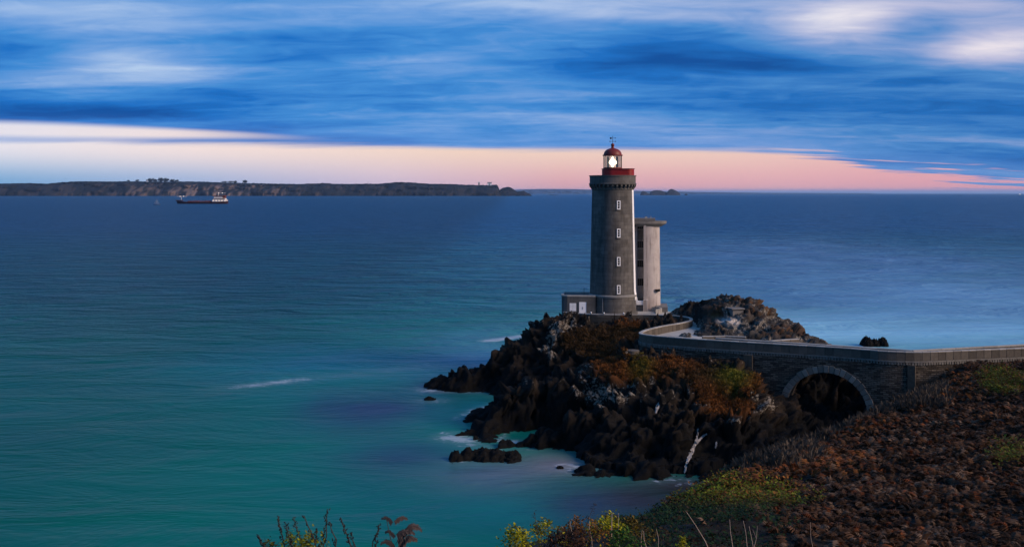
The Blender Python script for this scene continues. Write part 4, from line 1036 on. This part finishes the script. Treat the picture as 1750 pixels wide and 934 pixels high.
for a in [(600,620,260,40,(.006,.10,.13),.7),(820,600,100,40,LB,.6),(850,700,70,18,TQ,.9),(700,860,200,50,(.003,.095,.092),.7),(900,865,120,35,TQ,.55),(1520,560,360,36,(.27,.56,.66),.95),(1600,505,330,50,(.16,.34,.48),.9),(1400,440,420,50,(.07,.15,.27),.8),(1300,500,300,50,(.03,.10,.2),.5),  # pale right-hand spots: milky shallows plus sky reflection put into the base colour
          (640,700,110,36,PU,.85),(690,780,110,32,PU,.8),(760,660,60,16,PU,.7),(850,812,110,26,(.10,.105,.16),.8),(955,792,70,20,(.14,.115,.135),.85),(1080,850,110,34,(.035,.032,.036),.9),(1170,832,90,20,(.018,.013,.010),.95),(1000,860,70,40,(.03,.05,.085),.7),(560,690,40,20,PU,.4)]: sp(*a)  # mauve spots by the coves: sky reflection painted into the water colour
# milky surf where waves wash the rocks, and drifting foam lines
hh = np.full(len(q), -9.); nearm = (x_ > -30) & (x_ < 70) & (D_ > 84) & (D_ < 180); hh[nearm] = headF(x_[nearm], D_[nearm])
shore = np.exp(-((hh+.55)/.55)**2)*nearm
foam = np.clip(shore*(wn2*2.6-.95), 0, 1)*.42*sstep(1230, 1120, px_)
for cxr, cyr, rad in ((790,787,2.6),(1500,589,3.2),(740,684,2.2),(960,799,2.0),(740,668,2.0),(783,746,1.6),(884,754,1.2),(992,792,2.2)):
    Dd = H*F/(cyr-HZ); X0 = (cxr-875)/F*Dd; foam += .38*np.exp(-((x_-X0)/rad)**2-((D_-Dd)/(rad*.8))**2)*np.clip(wn2*2.4-.6, 0, 1)
def fline(pl, wd, k):
    global foam
    L = [(PZ(a, b, 0).x, PZ(a, b, 0).y) for a, b in pl]; d = dseg(x_, D_, L); foam += k*np.exp(-(d/wd)**2)
fline([(835,582),(865,578),(889,574)], 1.5, .8); fline([(418,659),(450,656),(515,648)], 1.3, .30); fline([(380,664),(520,648),(640,636),(800,612)], 3.5, .10*1.2)
foam = np.clip(foam*(.75+.5*wn2), 0, 1)
c = c*1.22
c = np.concatenate([c, ((.07+.93*sstep(120, 360, D_))*(1-.65*sstep(30, 70, x_)*sstep(700, 300, D_)))[:,None]], 1)
idx = np.arange(gx.size).reshape(gx.shape); f = np.stack([idx[:-1,:-1], idx[:-1,1:], idx[1:,1:], idx[1:,:-1]], -1).reshape(-1, 4)
def sea_material():
    m = bpy.data.materials.new('sea_water'); m.use_nodes = True; t = NT(m.node_tree); b = t.n['Principled BSDF']
    col = t.node('ShaderNodeAttribute', attribute_name='tone').outputs['Color']
    g = t.node('ShaderNodeNewGeometry').outputs['Position']
    sw = t.noise(t.mapping(g, scale=(.028,.06,1)), 1.0, 6, .64, .6); k = t.math('ADD', 1.0, t.math('MULTIPLY', t.math('MULTIPLY', t.math('SUBTRACT', sw, .5), 2.0), t.math('ADD', .25, t.math('MULTIPLY', t.node('ShaderNodeAttribute', attribute_name='tone').outputs['Alpha'], .75)))); col = t.mix(1.0, col, t.vec(k, k, k), 'MULTIPLY')
    fm = t.node('ShaderNodeAttribute', attribute_name='foam').outputs['Fac']
    lace = t.noise(t.mapping(g, rot=(0,0,.2), scale=(.55,.9,1)), 1.0, 7, .68, 1.2)
    fl = t.smooth(t.math('ADD', lace, t.math('MULTIPLY', fm, .55)), 0.58, .80); fl = t.math('MULTIPLY', fl, t.smooth(fm, .02, .18))
    fl = t.math('MAXIMUM', t.math('MULTIPLY', fl, .55), t.math('MULTIPLY', fm, .34))
    col = t.mix(fl, col, (.50,.53,.58,1))
    t.put(b.inputs['Base Color'], col); b.inputs['Roughness'].default_value = .36; b.inputs['IOR'].default_value = 1.33; b.inputs['Specular IOR Level'].default_value = .14
    h1 = t.noise(t.mapping(g, rot=(0,0,.10), scale=(.045,.10,1)), 1.0, 5, .6, .6); h2 = t.noise(t.mapping(g, rot=(0,0,-.08), scale=(.16,.34,1)), 1.0, 4, .6, .3)
    bp = t.node('ShaderNodeBump'); bp.inputs['Strength'].default_value = 1.0; bp.inputs['Distance'].default_value = 1.0
    swl = t.node('ShaderNodeAttribute', attribute_name='tone').outputs['Alpha']
    t.put(bp.inputs['Height'], t.math('MULTIPLY', swl, t.math('ADD', t.math('MULTIPLY', h1, 12.5), t.math('MULTIPLY', h2, 2.2)))); t.put(b.inputs['Normal'], bp.outputs[0]); return m
M['sea'] = sea_material()
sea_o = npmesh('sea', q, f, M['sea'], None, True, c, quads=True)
fa_ = sea_o.data.attributes.new('foam', 'FLOAT', 'POINT'); fa_.data.foreach_set('value', foam.astype(np.float32))
structure(sea_o, 'calm blue to teal sea smoothed by a long exposure')

# ------------------------------------------------------------------ far coast
M['far'] = material('far_cliff', attr='tone', rough=.95, var=.3, scale=.02, spec=.05)
def coast(name, label, prof, D, base_col, cliff_col, depth, seed, tan=None, px_step=.8):
    px0, px1 = prof[0][0], prof[-1][0]; n = int((px1-px0)/px_step)+1; pxs = np.linspace(px0, px1, n); tops = np.interp(pxs, [a for a, b in prof], [b for a, b in prof])
    X_ = (pxs-875)/F*D; top = np.maximum(H-(tops-HZ)*D/F, .5); nr = 16; V = np.zeros((nr, n, 3)); C = np.zeros((nr, n, 3))
    for r in range(nr):
        t = r/(nr-1); q = np.stack([X_/260, np.full(n, t*3.0), np.zeros(n)], 1); nz = fbm(q*2, 5, seed)-.5; nz2 = fbm(q*np.array([9,2.2,1]), 4, seed+5)-.5
        prof_h = np.where(t < .55, .03+.75*(t/.55)**.8, .78+.22*min(1, (t-.55)/.3)) if t < .9 else .6
        V[r,:,0] = X_; V[r,:,1] = D+depth*(t-.2)+nz*depth*.5+nz2*depth*.12; V[r,:,2] = np.where(r == 0, -2, top*np.clip(prof_h*(1+nz2*.35*(1-t)), 0, 1.0))
        if .84 < t < .9: V[r,:,2] = top
        k = sstep(.42, .66, fbm(q*np.array([6,1.2,1]), 4, seed+9))[:,None]*(1-sstep(.5, .75, t))
        tn = np.ones(n)*.45 if tan is None else .12+.9*np.exp(-((pxs-tan[0])/tan[1])**2)
        C[r] = np.array(base_col)*(.7+.6*(nz2+.5))[:,None]*(1-k*tn[:,None])+np.array(cliff_col)*k*tn[:,None]
    idx = np.arange(nr*n).reshape(nr, n); f = np.stack([idx[:-1,:-1], idx[:-1,1:], idx[1:,1:], idx[1:,:-1]], -1).reshape(-1, 4)
    return structure(npmesh(name, V.reshape(-1,3), f, M['far'], None, False, C.reshape(-1,3), quads=True), label)
DC = 10500.
jit = lambda l, s: [(a, b+random.Random(int(a*7)+s).uniform(-.5, .5)) for a, b in l]
base = [(-420,318),(-300,309),(-150,314),(0,313),(30,312.5),(60,313.5),(85,311),(110,309.3),(180,309.4),(250,309.6),(330,309.8),(375,311.5),(430,312.8),(460,313.3),(500,314),(530,313),(545,312),(562,313.5),(592,313.8),(640,313.4),(655,312.2),(673,310.6),(695,311),(733,313.6),(770,314.2),(805,315.6),(830,315.8),(848,315),(851,318),(853,325),(858,321),(868,318.7),(874,320.5),(884,328.5),(890,327),(896,326.2),(903,330),(909,333.2)]
dense = []
for (a, b), (a2, b2) in zip(base, base[1:]):
    m = max(1, int((a2-a)/2.6)); dense += [(a+(a2-a)*k/m, b+(b2-b)*k/m+random.uniform(-.6,.45)*(1 if random.random() < .6 else .3)) for k in range(m)]
dense.append(base[-1])
coast('far_coast', 'dark cliff coast across the bay on the left horizon', dense, DC, (.012,.015,.018), (.15,.105,.085), 420, 31, (350,140))
coast('horizon_land', 'faint blue land low on the horizon behind the lighthouse', [(860,325),(890,323.5),(930,322.6),(980,323),(1040,324.5),(1100,326),(1200,328),(1320,329.4),(1500,330.2)], 36000., (.03,.06,.12), (.03,.06,.12), 1500, 41, None, 3)  # distance haze is put into this land as a blue base colour
def islet(label, pts, D, seed):
    c = P(pts[0][0]*.5+pts[-1][0]*.5, 330, D); c.z = 0; px0, px1 = pts[0][0], pts[-1][0]; n = max(12, int((px1-px0)*1.2)); pxs = np.linspace(px0, px1, n)
    top = np.maximum(H-(np.interp(pxs, [a for a, b in pts], [b for a, b in pts])-HZ)*D/F, 0); X_ = (pxs-875)/F*D; wd = (px1-px0)*D/F*.5; V = []; 
    for r in range(9):
        t = r/8; q = np.stack([X_/70, np.full(n, t*2.), np.zeros(n)], 1); nz = fbm(q, 3, seed)-.5; V.append(np.stack([X_-c.x, (t-.5)*wd+nz*20, top*np.sin(min(t*1.5, 1.0)*PI/2 if t < .7 else (1-t)/.3*PI/2)*(1+nz*.3*(t < .6))-3], 1))
    V = np.array(V); idx = np.arange(9*n).reshape(9, n); f = np.stack([idx[:-1,:-1], idx[:-1,1:], idx[1:,1:], idx[1:,:-1]], -1).reshape(-1, 4)
    v = V.reshape(-1,3); col = np.array([.024,.028,.036])*(.5+fbm(v*.03, 3, seed)*1.2)[:,None]+np.array([.03,.022,.02])*sstep(.5,.7,fbm(v*.05,3,seed+2))[:,None]
    o = npmesh('rock_islet', v, f, M['far'], None, False, col, quads=True); o.location = c; tag(o, label, 'islet', 'rocky islets on the horizon'); return o
islet('rounded left rock of the islet group right of the lantern', [(1094,333),(1095.5,328),(1099,326),(1103,327),(1108,330),(1112,330.5),(1113,333)], 14000., 3)
islet('broad flat middle rock of the islet group', [(1110,333),(1112.5,327),(1117,325),(1124,324.3),(1130,325),(1137,327.5),(1141,329),(1143,333)], 14000., 4)
islet('tallest humped rock at the right of the islet group', [(1138,333),(1140,328.5),(1143,324.5),(1147,322.2),(1151,323),(1156,325.5),(1160,327.5),(1163.5,333)], 13950., 5)
islet('tiny rock speck just right of the humped islet', [(1169,333),(1171,330.8),(1174,330.5),(1176,333)], 14000., 6)
islet('low flat reef off the end of the cliff coast', [(936,333.6),(940,332.4),(946,332.2),(952,332.8),(958,333.6)], 13000., 7)
islet('faint low reef far out on the right horizon', [(1632,334.6),(1637,333.5),(1643,333.4),(1652,334.6)], 11500., 8)
# trees on the far ridge
M['fartree'] = material('far_tree_crown', (.012,.018,.018), .95, .4, .05)
M['bark'] = material('far_bark', (.03,.025,.02), .9, .3, .1)
def fartree(label, px, py_base, py_top, wpx, seed):
    D = DC+80; kk = D/F; c = P(px, py_base, D); hgt = (py_base-py_top)*kk; wd = wpx*kk
    t = thing('ridge_tree', label, 'tree', c, 0, 'trees on the far ridge')
    BM().tube([(0,0,-12),(wd*.02,0,hgt*.35),(0,0,hgt*.7)], hgt*.05, 5, hgt*.03).done('trunk', M['bark'], t)
    r = np.random.default_rng(seed); n = 260; a = r.normal(0, 1, (n, 3)); a /= np.linalg.norm(a, axis=1)[:,None]; a *= r.uniform(.35, 1, (n,1))**.5
    lobes = r.uniform(-.45, .45, (6, 3)); p = a*.6+lobes[r.integers(0, 6, n)]; p = p*np.array([wd*.62, wd*.5, hgt*.55])+np.array([0,0,hgt*.42]); s = hgt*.16
    v = (p[:,None,:]+r.normal(0, s, (n, 3, 3))).reshape(-1, 3); npmesh('crown', v, np.arange(n*3).reshape(-1, 3), M['fartree'], t)
for i, a in enumerate([('tree just right of the white house on the far ridge',256,309.5,304.6,9),('second tree from the white house on the far ridge',265,309.5,305,8),('tallest clump in the row of far ridge trees',274,309.5,303.8,11),('broad tree in the middle of the far ridge row',284,309.7,304.8,11),('low tree near the right end of the far ridge row',294,309.9,305.8,10),('last tree at the right end of the far ridge row',303,310,307,7),
      ('small bush tree left of the ridge house',219,309.6,307.3,5),('rounded small tree between cliff top and ridge house',235,309.6,307,7),('flat tree at the start of the thin ridge line',384,311.5,309,12),('flat tree in the middle of the thin ridge line',395,311.8,309.2,9),('small round tree at the end of the thin ridge line',402,312,308.6,5),('lone round tree above the ship on the far ridge',418,312.6,307.6,8)]): fartree(*a, 100+i)
M['farwhite'] = material('far_white_wall', (.7,.68,.66), .8, .1, .1); M['farroof'] = material('far_roof', (.06,.06,.07), .8, .1, .1)
def farhouse(name, label, px, pyb, pyt, wpx, cat, D=DC+60, roof=True):
    kk = D/F; c = P(px, pyb, D); hh_ = (pyb-pyt)*kk; wd = wpx*kk; t = thing(name, label, cat, c)
    BM().box(-wd/2,wd/2,0,wd*.6,-6,hh_*.68).done('wall', M['farwhite'] if cat != 'tower' else M['concrete'], t)
    if roof:
        b = BM(); vs = [b.b.verts.new(q) for q in ((-wd*.53,-1,hh_*.685),(wd*.53,-1,hh_*.685),(wd*.53,wd*.6+1,hh_*.685),(-wd*.53,wd*.6+1,hh_*.685),(-wd*.53,wd*.3,hh_),(wd*.53,wd*.3,hh_))]
        for q in ((0,1,5,4),(2,3,4,5),(0,4,3),(1,2,5),(0,3,2,1)): b.b.faces.new([vs[k] for k in q])
        b.done('roof', M['farroof'], t)
    else: BM().box(-wd*.6,wd*.6,-wd*.1,wd*.7,hh_*.685,hh_).done('lookout', M['farwhite'], t)
    BM().box(-wd*.1,wd*.1,-1.0,.5,-4,hh_*.4).done('door', M['farroof'], t); return t
farhouse('house', 'small white house beside the trees on the far ridge', 251, 309.8, 307, 3, 'house')
farhouse('signal_tower', 'slim pale signal tower near the end of the far cliffs', 818.5, 315.8, 310.6, 3, 'tower', roof=False)
farhouse('lookout_house', 'low white lookout building on the last far cliff top', 836.5, 315.8, 311.2, 7, 'house')
t = BM().tube([(0,0,-8),(0,0,20)], 2.2, 6, 1.2).done('mast', M['farroof']); t.location = P(629, 313.5, DC+60); tag(t, 'thin mast standing alone on the far ridge', 'mast')

# ------------------------------------------------------------------ ship and small boat
M['hull'] = material('ship_hull', (.035,.008,.010), .6, .3, .1); M['deckred'] = material('ship_deck', (.16,.05,.04), .7, .3, .2); M['shipwhite'] = material('ship_white', (.55,.50,.47), .6, .1, .3)
DS = 2722.; ks = DS/F
sc0 = P(347, 348, DS); sc0.z = 0
ship = thing('cargo_ship', 'dark red cargo ship with white stern superstructure crossing the bay', 'ship', sc0)
def sx(px): return (px-347)*ks
def sz(py): return (348-py)*ks
secs = []
for px, wdt, top in ((302,.2,343),(305,3.5,343.2),(310,7,344),(318,9.5,344.6),(340,10,344.9),(375,10,344.6),(386,9,343.8),(389,7.5,343.4)):
    secs.append([(sx(px)+(1.5 if px < 306 else 0),-wdt*.72,-2),(sx(px),-wdt,sz(top)),(sx(px),wdt,sz(top)),(sx(px)+(1.5 if px < 306 else 0),wdt*.72,-2)])
v = [p for s in secs for p in s]; f = []
for k in range(len(secs)-1):
    a, b = k*4, k*4+4
    for j in range(3): f.append((a+j, b+j, b+j+1, a+j+1))
f += [(0,1,2,3), tuple(len(v)-4+j for j in (3,2,1,0))]
raw('hull', v, f, M['hull'], ship)
dk = BM()
for k, px in enumerate((322,332,342,352)): dk.box(sx(px),sx(px+8.4),-7,7,sz(344.6),sz(343.2)+(.6 if k % 2 else 0))
dk.done('hatch_covers', M['deckred'], ship)
BM().box(sx(301.5),sx(312),-5.5,5.5,sz(343.4),sz(341.8)).done('forecastle', M['hull'], ship)
sup = BM().box(sx(364),sx(388),-9,9,sz(344.4),sz(341.4)).box(sx(366),sx(386),-8.6,8.6,sz(341.4)+.02,sz(338.6)).done('superstructure', M['shipwhite'], ship)
BM().box(sx(366.5),sx(385.5),-8.75,-8.65,sz(340.6),sz(339.4)).done('window', M['dark'], sup)
BM().box(sx(367),sx(381),-8,8,sz(338.6)+.02,sz(335.2)).done('bridge_deck', M['shipwhite'], sup)
BM().box(sx(382),sx(386),-3,3,sz(338.6)+.03,sz(333.5)).done('funnel', M['deckred'], sup)
BM().box(sx(364.5),sx(386),-9.4,9.4,sz(335.2)+.02,sz(334.4)).done('bridge_roof', M['deckred'], sup)
BM().tube([(sx(373),0,sz(335)),(sx(373),0,sz(329.4))], .7, 5).box(sx(371.5),sx(385.5),-.5,.5,sz(330.1),sz(329.5)).done('radar_mast', M['shipwhite'], ship)  # crossbar added to stand for the light streak of the stern lamps
BM().tube([(sx(310),0,sz(342)),(sx(310),0,sz(334.8))], .7, 5).box(sx(302.5),sx(319.5),-.6,.6,sz(335.9),sz(335.1)).done('foremast', M['shipwhite'], ship)  # mast with an added bar imitating the streak of light at the bow
for px, py in ((366,342.6),(371,342.7),(376,342.6),(381,342.7),(386,342.5)): BM().ball((sx(px),-9.3,sz(py)), .9, seg=8).done('deck_lamp', M['shiplight'], ship)
for px, py in ((374,329.8),(380,329.8),(308,335.5),(314,335.5)): BM().ball((sx(px),-.9,sz(py)), .8, seg=8).done('mast_lamp', M['shiplight'], ship)
sb0 = P(268, 350, 2450.); sb0.z = 0; kb = 2450./F
boat = thing('sailing_boat', 'small pale sailing boat on the water left of the ship', 'boat', sb0)
M['sail'] = material('pale_sail', (.10,.17,.28), .8, .1, .2)
v = []
for x, w_ in ((-8,.6),(-4,2.2),(3,2.3),(8,1.7)): v += [(x,-w_*.5,-.6),(x,-w_,2.2),(x,w_,2.2),(x,w_*.5,-.6)]
f = [(0,1,2,3),(15,14,13,12)]
for k in range(3):
    for j in range(3): f.append((k*4+j,k*4+4+j,k*4+5+j,k*4+1+j))
raw('hull', v, f, M['sail'], boat); BM().box(-2,4,-1.2,1.2,2.22,3.4).done('cabin', M['sail'], boat)
BM().tube([(-1,0,2.2),(-1,0,15)], .22, 5, .12).done('mast', M['steel'], boat)
raw('sail', [(-.7,.0,3.8),(6.5,.5,3.9),(2.2,.7,8.6),(-.7,.05,14.5),(-.7,.1,3.8),(6.5,.6,3.9),(2.2,.8,8.6),(-.7,.15,14.5)], [(0,1,2,3),(7,6,5,4),(0,4,5,1),(1,5,6,2),(2,6,7,3),(3,7,4,0)], M['sail'], boat)
raw('jib', [(-7.5,0,2.5),(-1.4,.4,3.0),(-1.4,.1,12.5),(-7.5,.08,2.5),(-1.4,.48,3.0),(-1.4,.18,12.5)], [(0,1,2),(5,4,3),(0,3,4,1),(1,4,5,2),(2,5,3,0)], M['sail'], boat)
# faint light on the right horizon
q = P(1743, 331.2, 9000); t = thing('navigation_buoy', 'tiny lit buoy far out on the right horizon', 'buoy', (q.x, q.y, 0))
BM().lathe([(0,-2),(6,-2),(6,1.5),(1.2,2.2),(.8,15),(0,15)], 8).done('float', M['farroof'], t); BM().ball((0,0,18), 3.2, seg=8).done('lamp', M['shiplight'], t)

# ------------------------------------------------------------------ plants along the bottom edge
def ground(px, D):
    x = (px-875)/F*D; return float(hillF(np.array([x]), np.array([float(D)]))[0])
M['stalk'] = material('dead_stalk', (.045,.032,.024), .9, .4, 20); M['pale_stalk'] = material('pale_dry_stalk', (.30,.22,.17), .85, .3, 20); M['pod'] = material('dark_seed_pod', (.020,.016,.014), .9, .5, 30); M['fernbrown'] = material('withered_fern', (.060,.042,.036), .9, .5, 30)
def stem_to(name, label, cat, top, base_px, D, lean=.0, group=None):
    tp = P(top[0], top[1], D); bx = P(base_px, 940, D).x; bz = min(ground(base_px, D), P(0, 945, D).z)
    t = thing(name, label, cat, (bx, D, bz), 0, group); return t, Vector((tp.x-bx, random.uniform(-.1,.1), tp.z-bz))
rs = random.Random(5)
POD = [('dark podded stalk, tallest thick one at the left',(474,882),492),('dark podded stalk close beside the thick left one',(487,893),508),('dark podded stalk with a hooked tip, third from the left',(499,886),532),('slim dark stalk leaning left in the middle of the clump',(522,876),552),('tallest upright dark stalk in the left clump',(561,867),548),
       ('dark bare stalk just right of the tallest one',(566,886),578),('dark podded stalk leaning left near the clump right side',(582,884),606),('short dark stalk leaning right beside the brown fern',(647,898),634),('low dark stalk leaning far left at the clump edge',(442,913),470),('short thin stalk between the podded stalks on the right',(602,908),606),('short dark stalk upright behind the tallest stalk',(541,900),545)]
for lab, top, bpx in POD:
    t, d = stem_to('podded_stalk', lab+', bottom edge', 'dry plant', top, bpx, 12.0+rs.uniform(-.4,.4), group='dark seed stalks along the bottom edge')
    mid = d*.5+Vector((rs.uniform(-.03,.03),0,.03)); pts = [Vector((0,0,-.15)), d*.25+Vector((rs.uniform(-.02,.02),0,0)), mid, d*.8, d]
    BM().tube(pts, .009, 5, .005).done('stem', M['stalk'], t)
    pd = BM(); L = d.length
    for k in range(26):
        s = .42+.58*k/26
        if lab.startswith('slim') or 'bare' in lab or 'thin' in lab:
            if rs.random() < .55: continue
        c = d*s+Vector((rs.uniform(-.02,.02), rs.uniform(-.02,.02), 0)); a = rs.uniform(0, 2*PI); dr = Vector((math.cos(a)*.8, math.sin(a)*.8, rs.uniform(.3,.9))); l = rs.uniform(.025,.05)*(1.1-s*.5)
        pd.tube([c, c+dr*l*.5+Vector((0,0,.004)), c+dr*l], .0095, 4, .004)
    pd.done('seed_pods', M['pod'], t)['kind'] = 'stuff'
# withered brown fern, right of the stalks
t, d = stem_to('withered_fern', 'withered brown fern with curled fronds at the bottom edge', 'fern', (660,884), 676, 11.6)
BM().tube([(0,0,-.1), d*.4, d*.75, d], .007, 5, .003).done('stem', M['stalk'], t)
def curlfrond(t, o, dirx, ln, dn, up):
    b = BM(); n = 22; pts = []
    for k in range(n+1):
        s = k/n; pts.append(Vector(o)+Vector((dirx*ln*s, dn*s, up*math.sin(s*PI*.7)*ln-.12*ln*s*s)))
    b.tube(pts, .004, 4, .002)
    for k in range(2, n):
        s = k/n; L = .34*ln*(1-s*.7)*rs.uniform(.7,1.1)
        for sg in (-1, 1):
            p = pts[k]; e = p+Vector((dirx*.25*L, sg*L*.55, sg*L*.75-.3*L+rs.uniform(-.01,.01))); w_ = Vector((dirx*.010, 0, 0)); vs = [b.b.verts.new(q) for q in (p-w_, p+w_, (p+e)/2+w_*1.3+Vector((0,.006,0)), e)]; b.b.faces.new(vs)
    return b.done('frond', M['fernbrown'], t)
OZ = P(0,944,11.6).z-t.location.z
for o, dx, ln, dn, up in (((-.03,0,.34),-1,.13,.02,.5),((-.02,0,.35),1,.15,.03,.35),((.0,0,.20),1,.22,-.03,.3),((0,0,.18),-1,.12,.05,.5),((.0,0,.10),1,.30,.0,.75),((0,0,.06),-1,.16,-.05,.6),((.02,0,.06),1,.22,.06,.5),((.05,0,.04),1,.16,-.04,1.0)): curlfrond(t, (o[0], o[1], o[2]+OZ), dx, ln, dn, up)
# yellow-green leafy bushes along the bottom edge
M['ylw'] = leafmat('yellow_leaf', .7, .3)
def bush(label, px, py_top, wpx, D, colr, n, seed, dark=.25):
    zt2 = P(px, py_top-9, D).z; n = int(n*1.7); wpx *= 1.25; c = Vector(((px-875)/F*D, D, min(ground(px, D), P(0, 938, D).z)-.02)); hgt = max(zt2-c.z, .1); wd = wpx*D/F
    t = thing('leafy_bush', label, 'bush', c, 0, 'low leafy plants along the bottom edge'); r = np.random.default_rng(seed)
    b = BM()
    for k in range(7): b.tube([(rs.uniform(-.1,.1)*wd,0,-.05),(rs.uniform(-.3,.3)*wd,rs.uniform(-.2,.2)*wd,hgt*.5),(rs.uniform(-.45,.45)*wd,rs.uniform(-.3,.3)*wd,hgt*rs.uniform(.6,.95))], .006, 4, .002)
    b.done('stems', M['stalk'], t)
    V = []; C = []; cen = r.normal(0, .24, (9, 2))
    for k in range(n):
        g = cen[r.integers(0, 9)]; x, y = (g+r.normal(0, .11, 2))*wd; z = hgt*(1-abs(r.normal(0, .28))-.35*abs(x/wd)*1.6); z = max(z, .01); a = r.uniform(0, 2*PI); e = r.uniform(-.5, 1.0); d = np.array([math.cos(a)*math.cos(e), math.sin(a)*math.cos(e), math.sin(e)]); s = np.array([-math.sin(a), math.cos(a), r.uniform(-.5,.5)]); L = r.uniform(.028,.055)*D/12; p = np.array([x,y,z])
        V += [p, p+d*L*.5+s*L*.28, p+d*L, p+d*L*.5-s*L*.28]; kk = r.uniform(.4,1.35)*(dark if r.random() < .3 else 1); cc_ = np.array(colr)*kk; C += [cc_]*4
    V = np.array(V); f = np.arange(n*4).reshape(-1, 4); o = npmesh('leaves', V, f, M['ylw'], t, False, np.array(C), quads=True); o['kind'] = 'stuff'; return t
YG = (.34,.31,.010); OR = (.26,.11,.014); GR = (.045,.10,.012); RB = (.075,.032,.014)
for i, a in enumerate([('yellow-green bush at the far left of the bottom clump',880,906,52,13,YG,420),('yellow-green bush with a dark dry sprig beside it',930,900,60,14,YG,460),('brown low plant between the yellow bushes',962,914,44,13.5,RB,260),('rust and yellow plant left of the pale stalks',1002,898,56,14.5,OR,420),('bright yellow bush under the pale upright stalk',1040,892,60,15,YG,520),('yellow-brown plant right of the pale upright stalk',1082,900,50,15,(.15,.10,.016),380),('dark green plant below the pale upright stalk',1062,918,56,13,GR,380),
                   ('yellow-green sprout at the left stalk clump foot',500,918,40,12,(.24,.24,.010),200),('yellow sprout in the middle of the dark stalks',532,913,42,12.2,(.28,.25,.012),230),('small yellow sprout at the far left stalk',462,925,26,12,(.10,.10,.010),110),('tiny bright yellow tuft at the bottom of the bramble slope',1168,926,18,13,YG,90),('reddish brown plant under the dark right stalks',985,912,60,13.2,RB,360)]): bush(a[0], a[1], a[2], a[3], a[4], a[5], a[6], 200+i)
# dark sprig and bare stalks on the right
for lab, top, bpx, D in (('dark leafy sprig leaning left above the yellow bushes',(881,905),926,13.4),('dark forked sprig with drooping leaves above the yellow bush',(913,876),926,13.4),('dark seed head leaning right, in front of the cove',(1018,862),985,14),('small dark seed head left of the tall one',(983,890),984,14)):
    t, d = stem_to('dry_sprig', lab, 'dry plant', top, bpx, D, group='dark sprigs at the bottom centre'); BM().tube([(0,0,-.1), d*.4+Vector((0,0,.03)), d*.75+Vector((0,0,.02)), d], .006, 4, .003).done('stem', M['stalk'], t); b = BM()
    for k in range(34):
        s = rs.uniform(.5, 1.02); c = d*s; a = rs.uniform(0, 2*PI); dr = Vector((math.cos(a), math.sin(a), rs.uniform(-.7,.5))); l = rs.uniform(.03,.07); sd_ = dr.cross(Vector((0,0,1))).normalized()*.010
        vs = [b.b.verts.new(q) for q in (c, c+dr*l*.5+sd_, c+dr*l, c+dr*l*.5-sd_)]; b.b.faces.new(vs)
    b.done('leaf_sprays', M['pod'], t)['kind'] = 'stuff'
for lab, top, bpx, D, r in (('pale upright stalk standing tallest above the yellow bush',(1046,878),1047,14.5,.010),('thin pale stalk just right of the tallest pale one',(1058,878),1060,14.5,.005),('pale stalk leaning left above the brown plant',(974,889),985,14,.007),('thin pale stalk beside the dark seed head',(1008,885),1012,14,.005),('short pale stalk at the edge of the bramble slope',(1096,902),1092,13.5,.007),('pale stalk leaning left at the bramble edge',(1100,907),1107,13.5,.008),
                            ('long pale stalk slanting across the green brambles',(1175,877),1222,13.8,.008),('upright brown stalk right of the long slanting one',(1249,890),1256,13.5,.006),('pale stalk leaning left beside the forked twig',(1271,890),1281,13.5,.006),('thin brown stalk far right on the dark slope',(1382,888),1392,13.5,.005),('small pale stalk curving over the left brambles',(1123,906),1128,13.2,.005)):
    t, d = stem_to('bare_stalk', lab, 'dry plant', top, bpx, D, group='bare dry stalks along the bottom edge'); o = BM().tube([(0,0,-.1), d*.35+Vector((rs.uniform(-.02,.02),0,0)), d*.7+Vector((rs.uniform(-.015,.015),0,0)), d], r, 5, r*.5).done('stem', M['pale_stalk'], t)
t, d = stem_to('forked_twig', 'pale forked twig standing on the dark slope', 'twig', (1283,902), 1292, 13.5)
BM().tube([(0,0,-.1), d*.5, d], .005, 5, .003).tube([d*.35, d*.6+Vector((.06,0,.02)), d+Vector((.11,0,0))], .0045, 5, .002).tube([d*.6+Vector((.06,0,.02)), d*.9+Vector((.04,0,0))], .003, 4, .002).done('stem', M['pale_stalk'], t)

# ------------------------------------------------------------------ sea haze
hb = BM().box(-100000, 100000, -4000, 110000, -22, 215).done('haze', None)
hb['kind'] = 'stuff'; hb['label'] = 'thin blue dusk haze over the bay'
hm = bpy.data.materials.new('sea_haze'); hm.use_nodes = True; ht = NT(hm.node_tree); ht.n.remove(ht.n['Principled BSDF'])
hv_ = ht.node('ShaderNodeVolumePrincipled'); hv_.inputs['Color'].default_value = (.50, .72, 1.0, 1); hv_.inputs['Density'].default_value = 1.3e-5; hv_.inputs['Anisotropy'].default_value = .2
ht.l.new(hv_.outputs[0], ht.n['Material Output'].inputs['Volume']); hb.data.materials.append(hm)
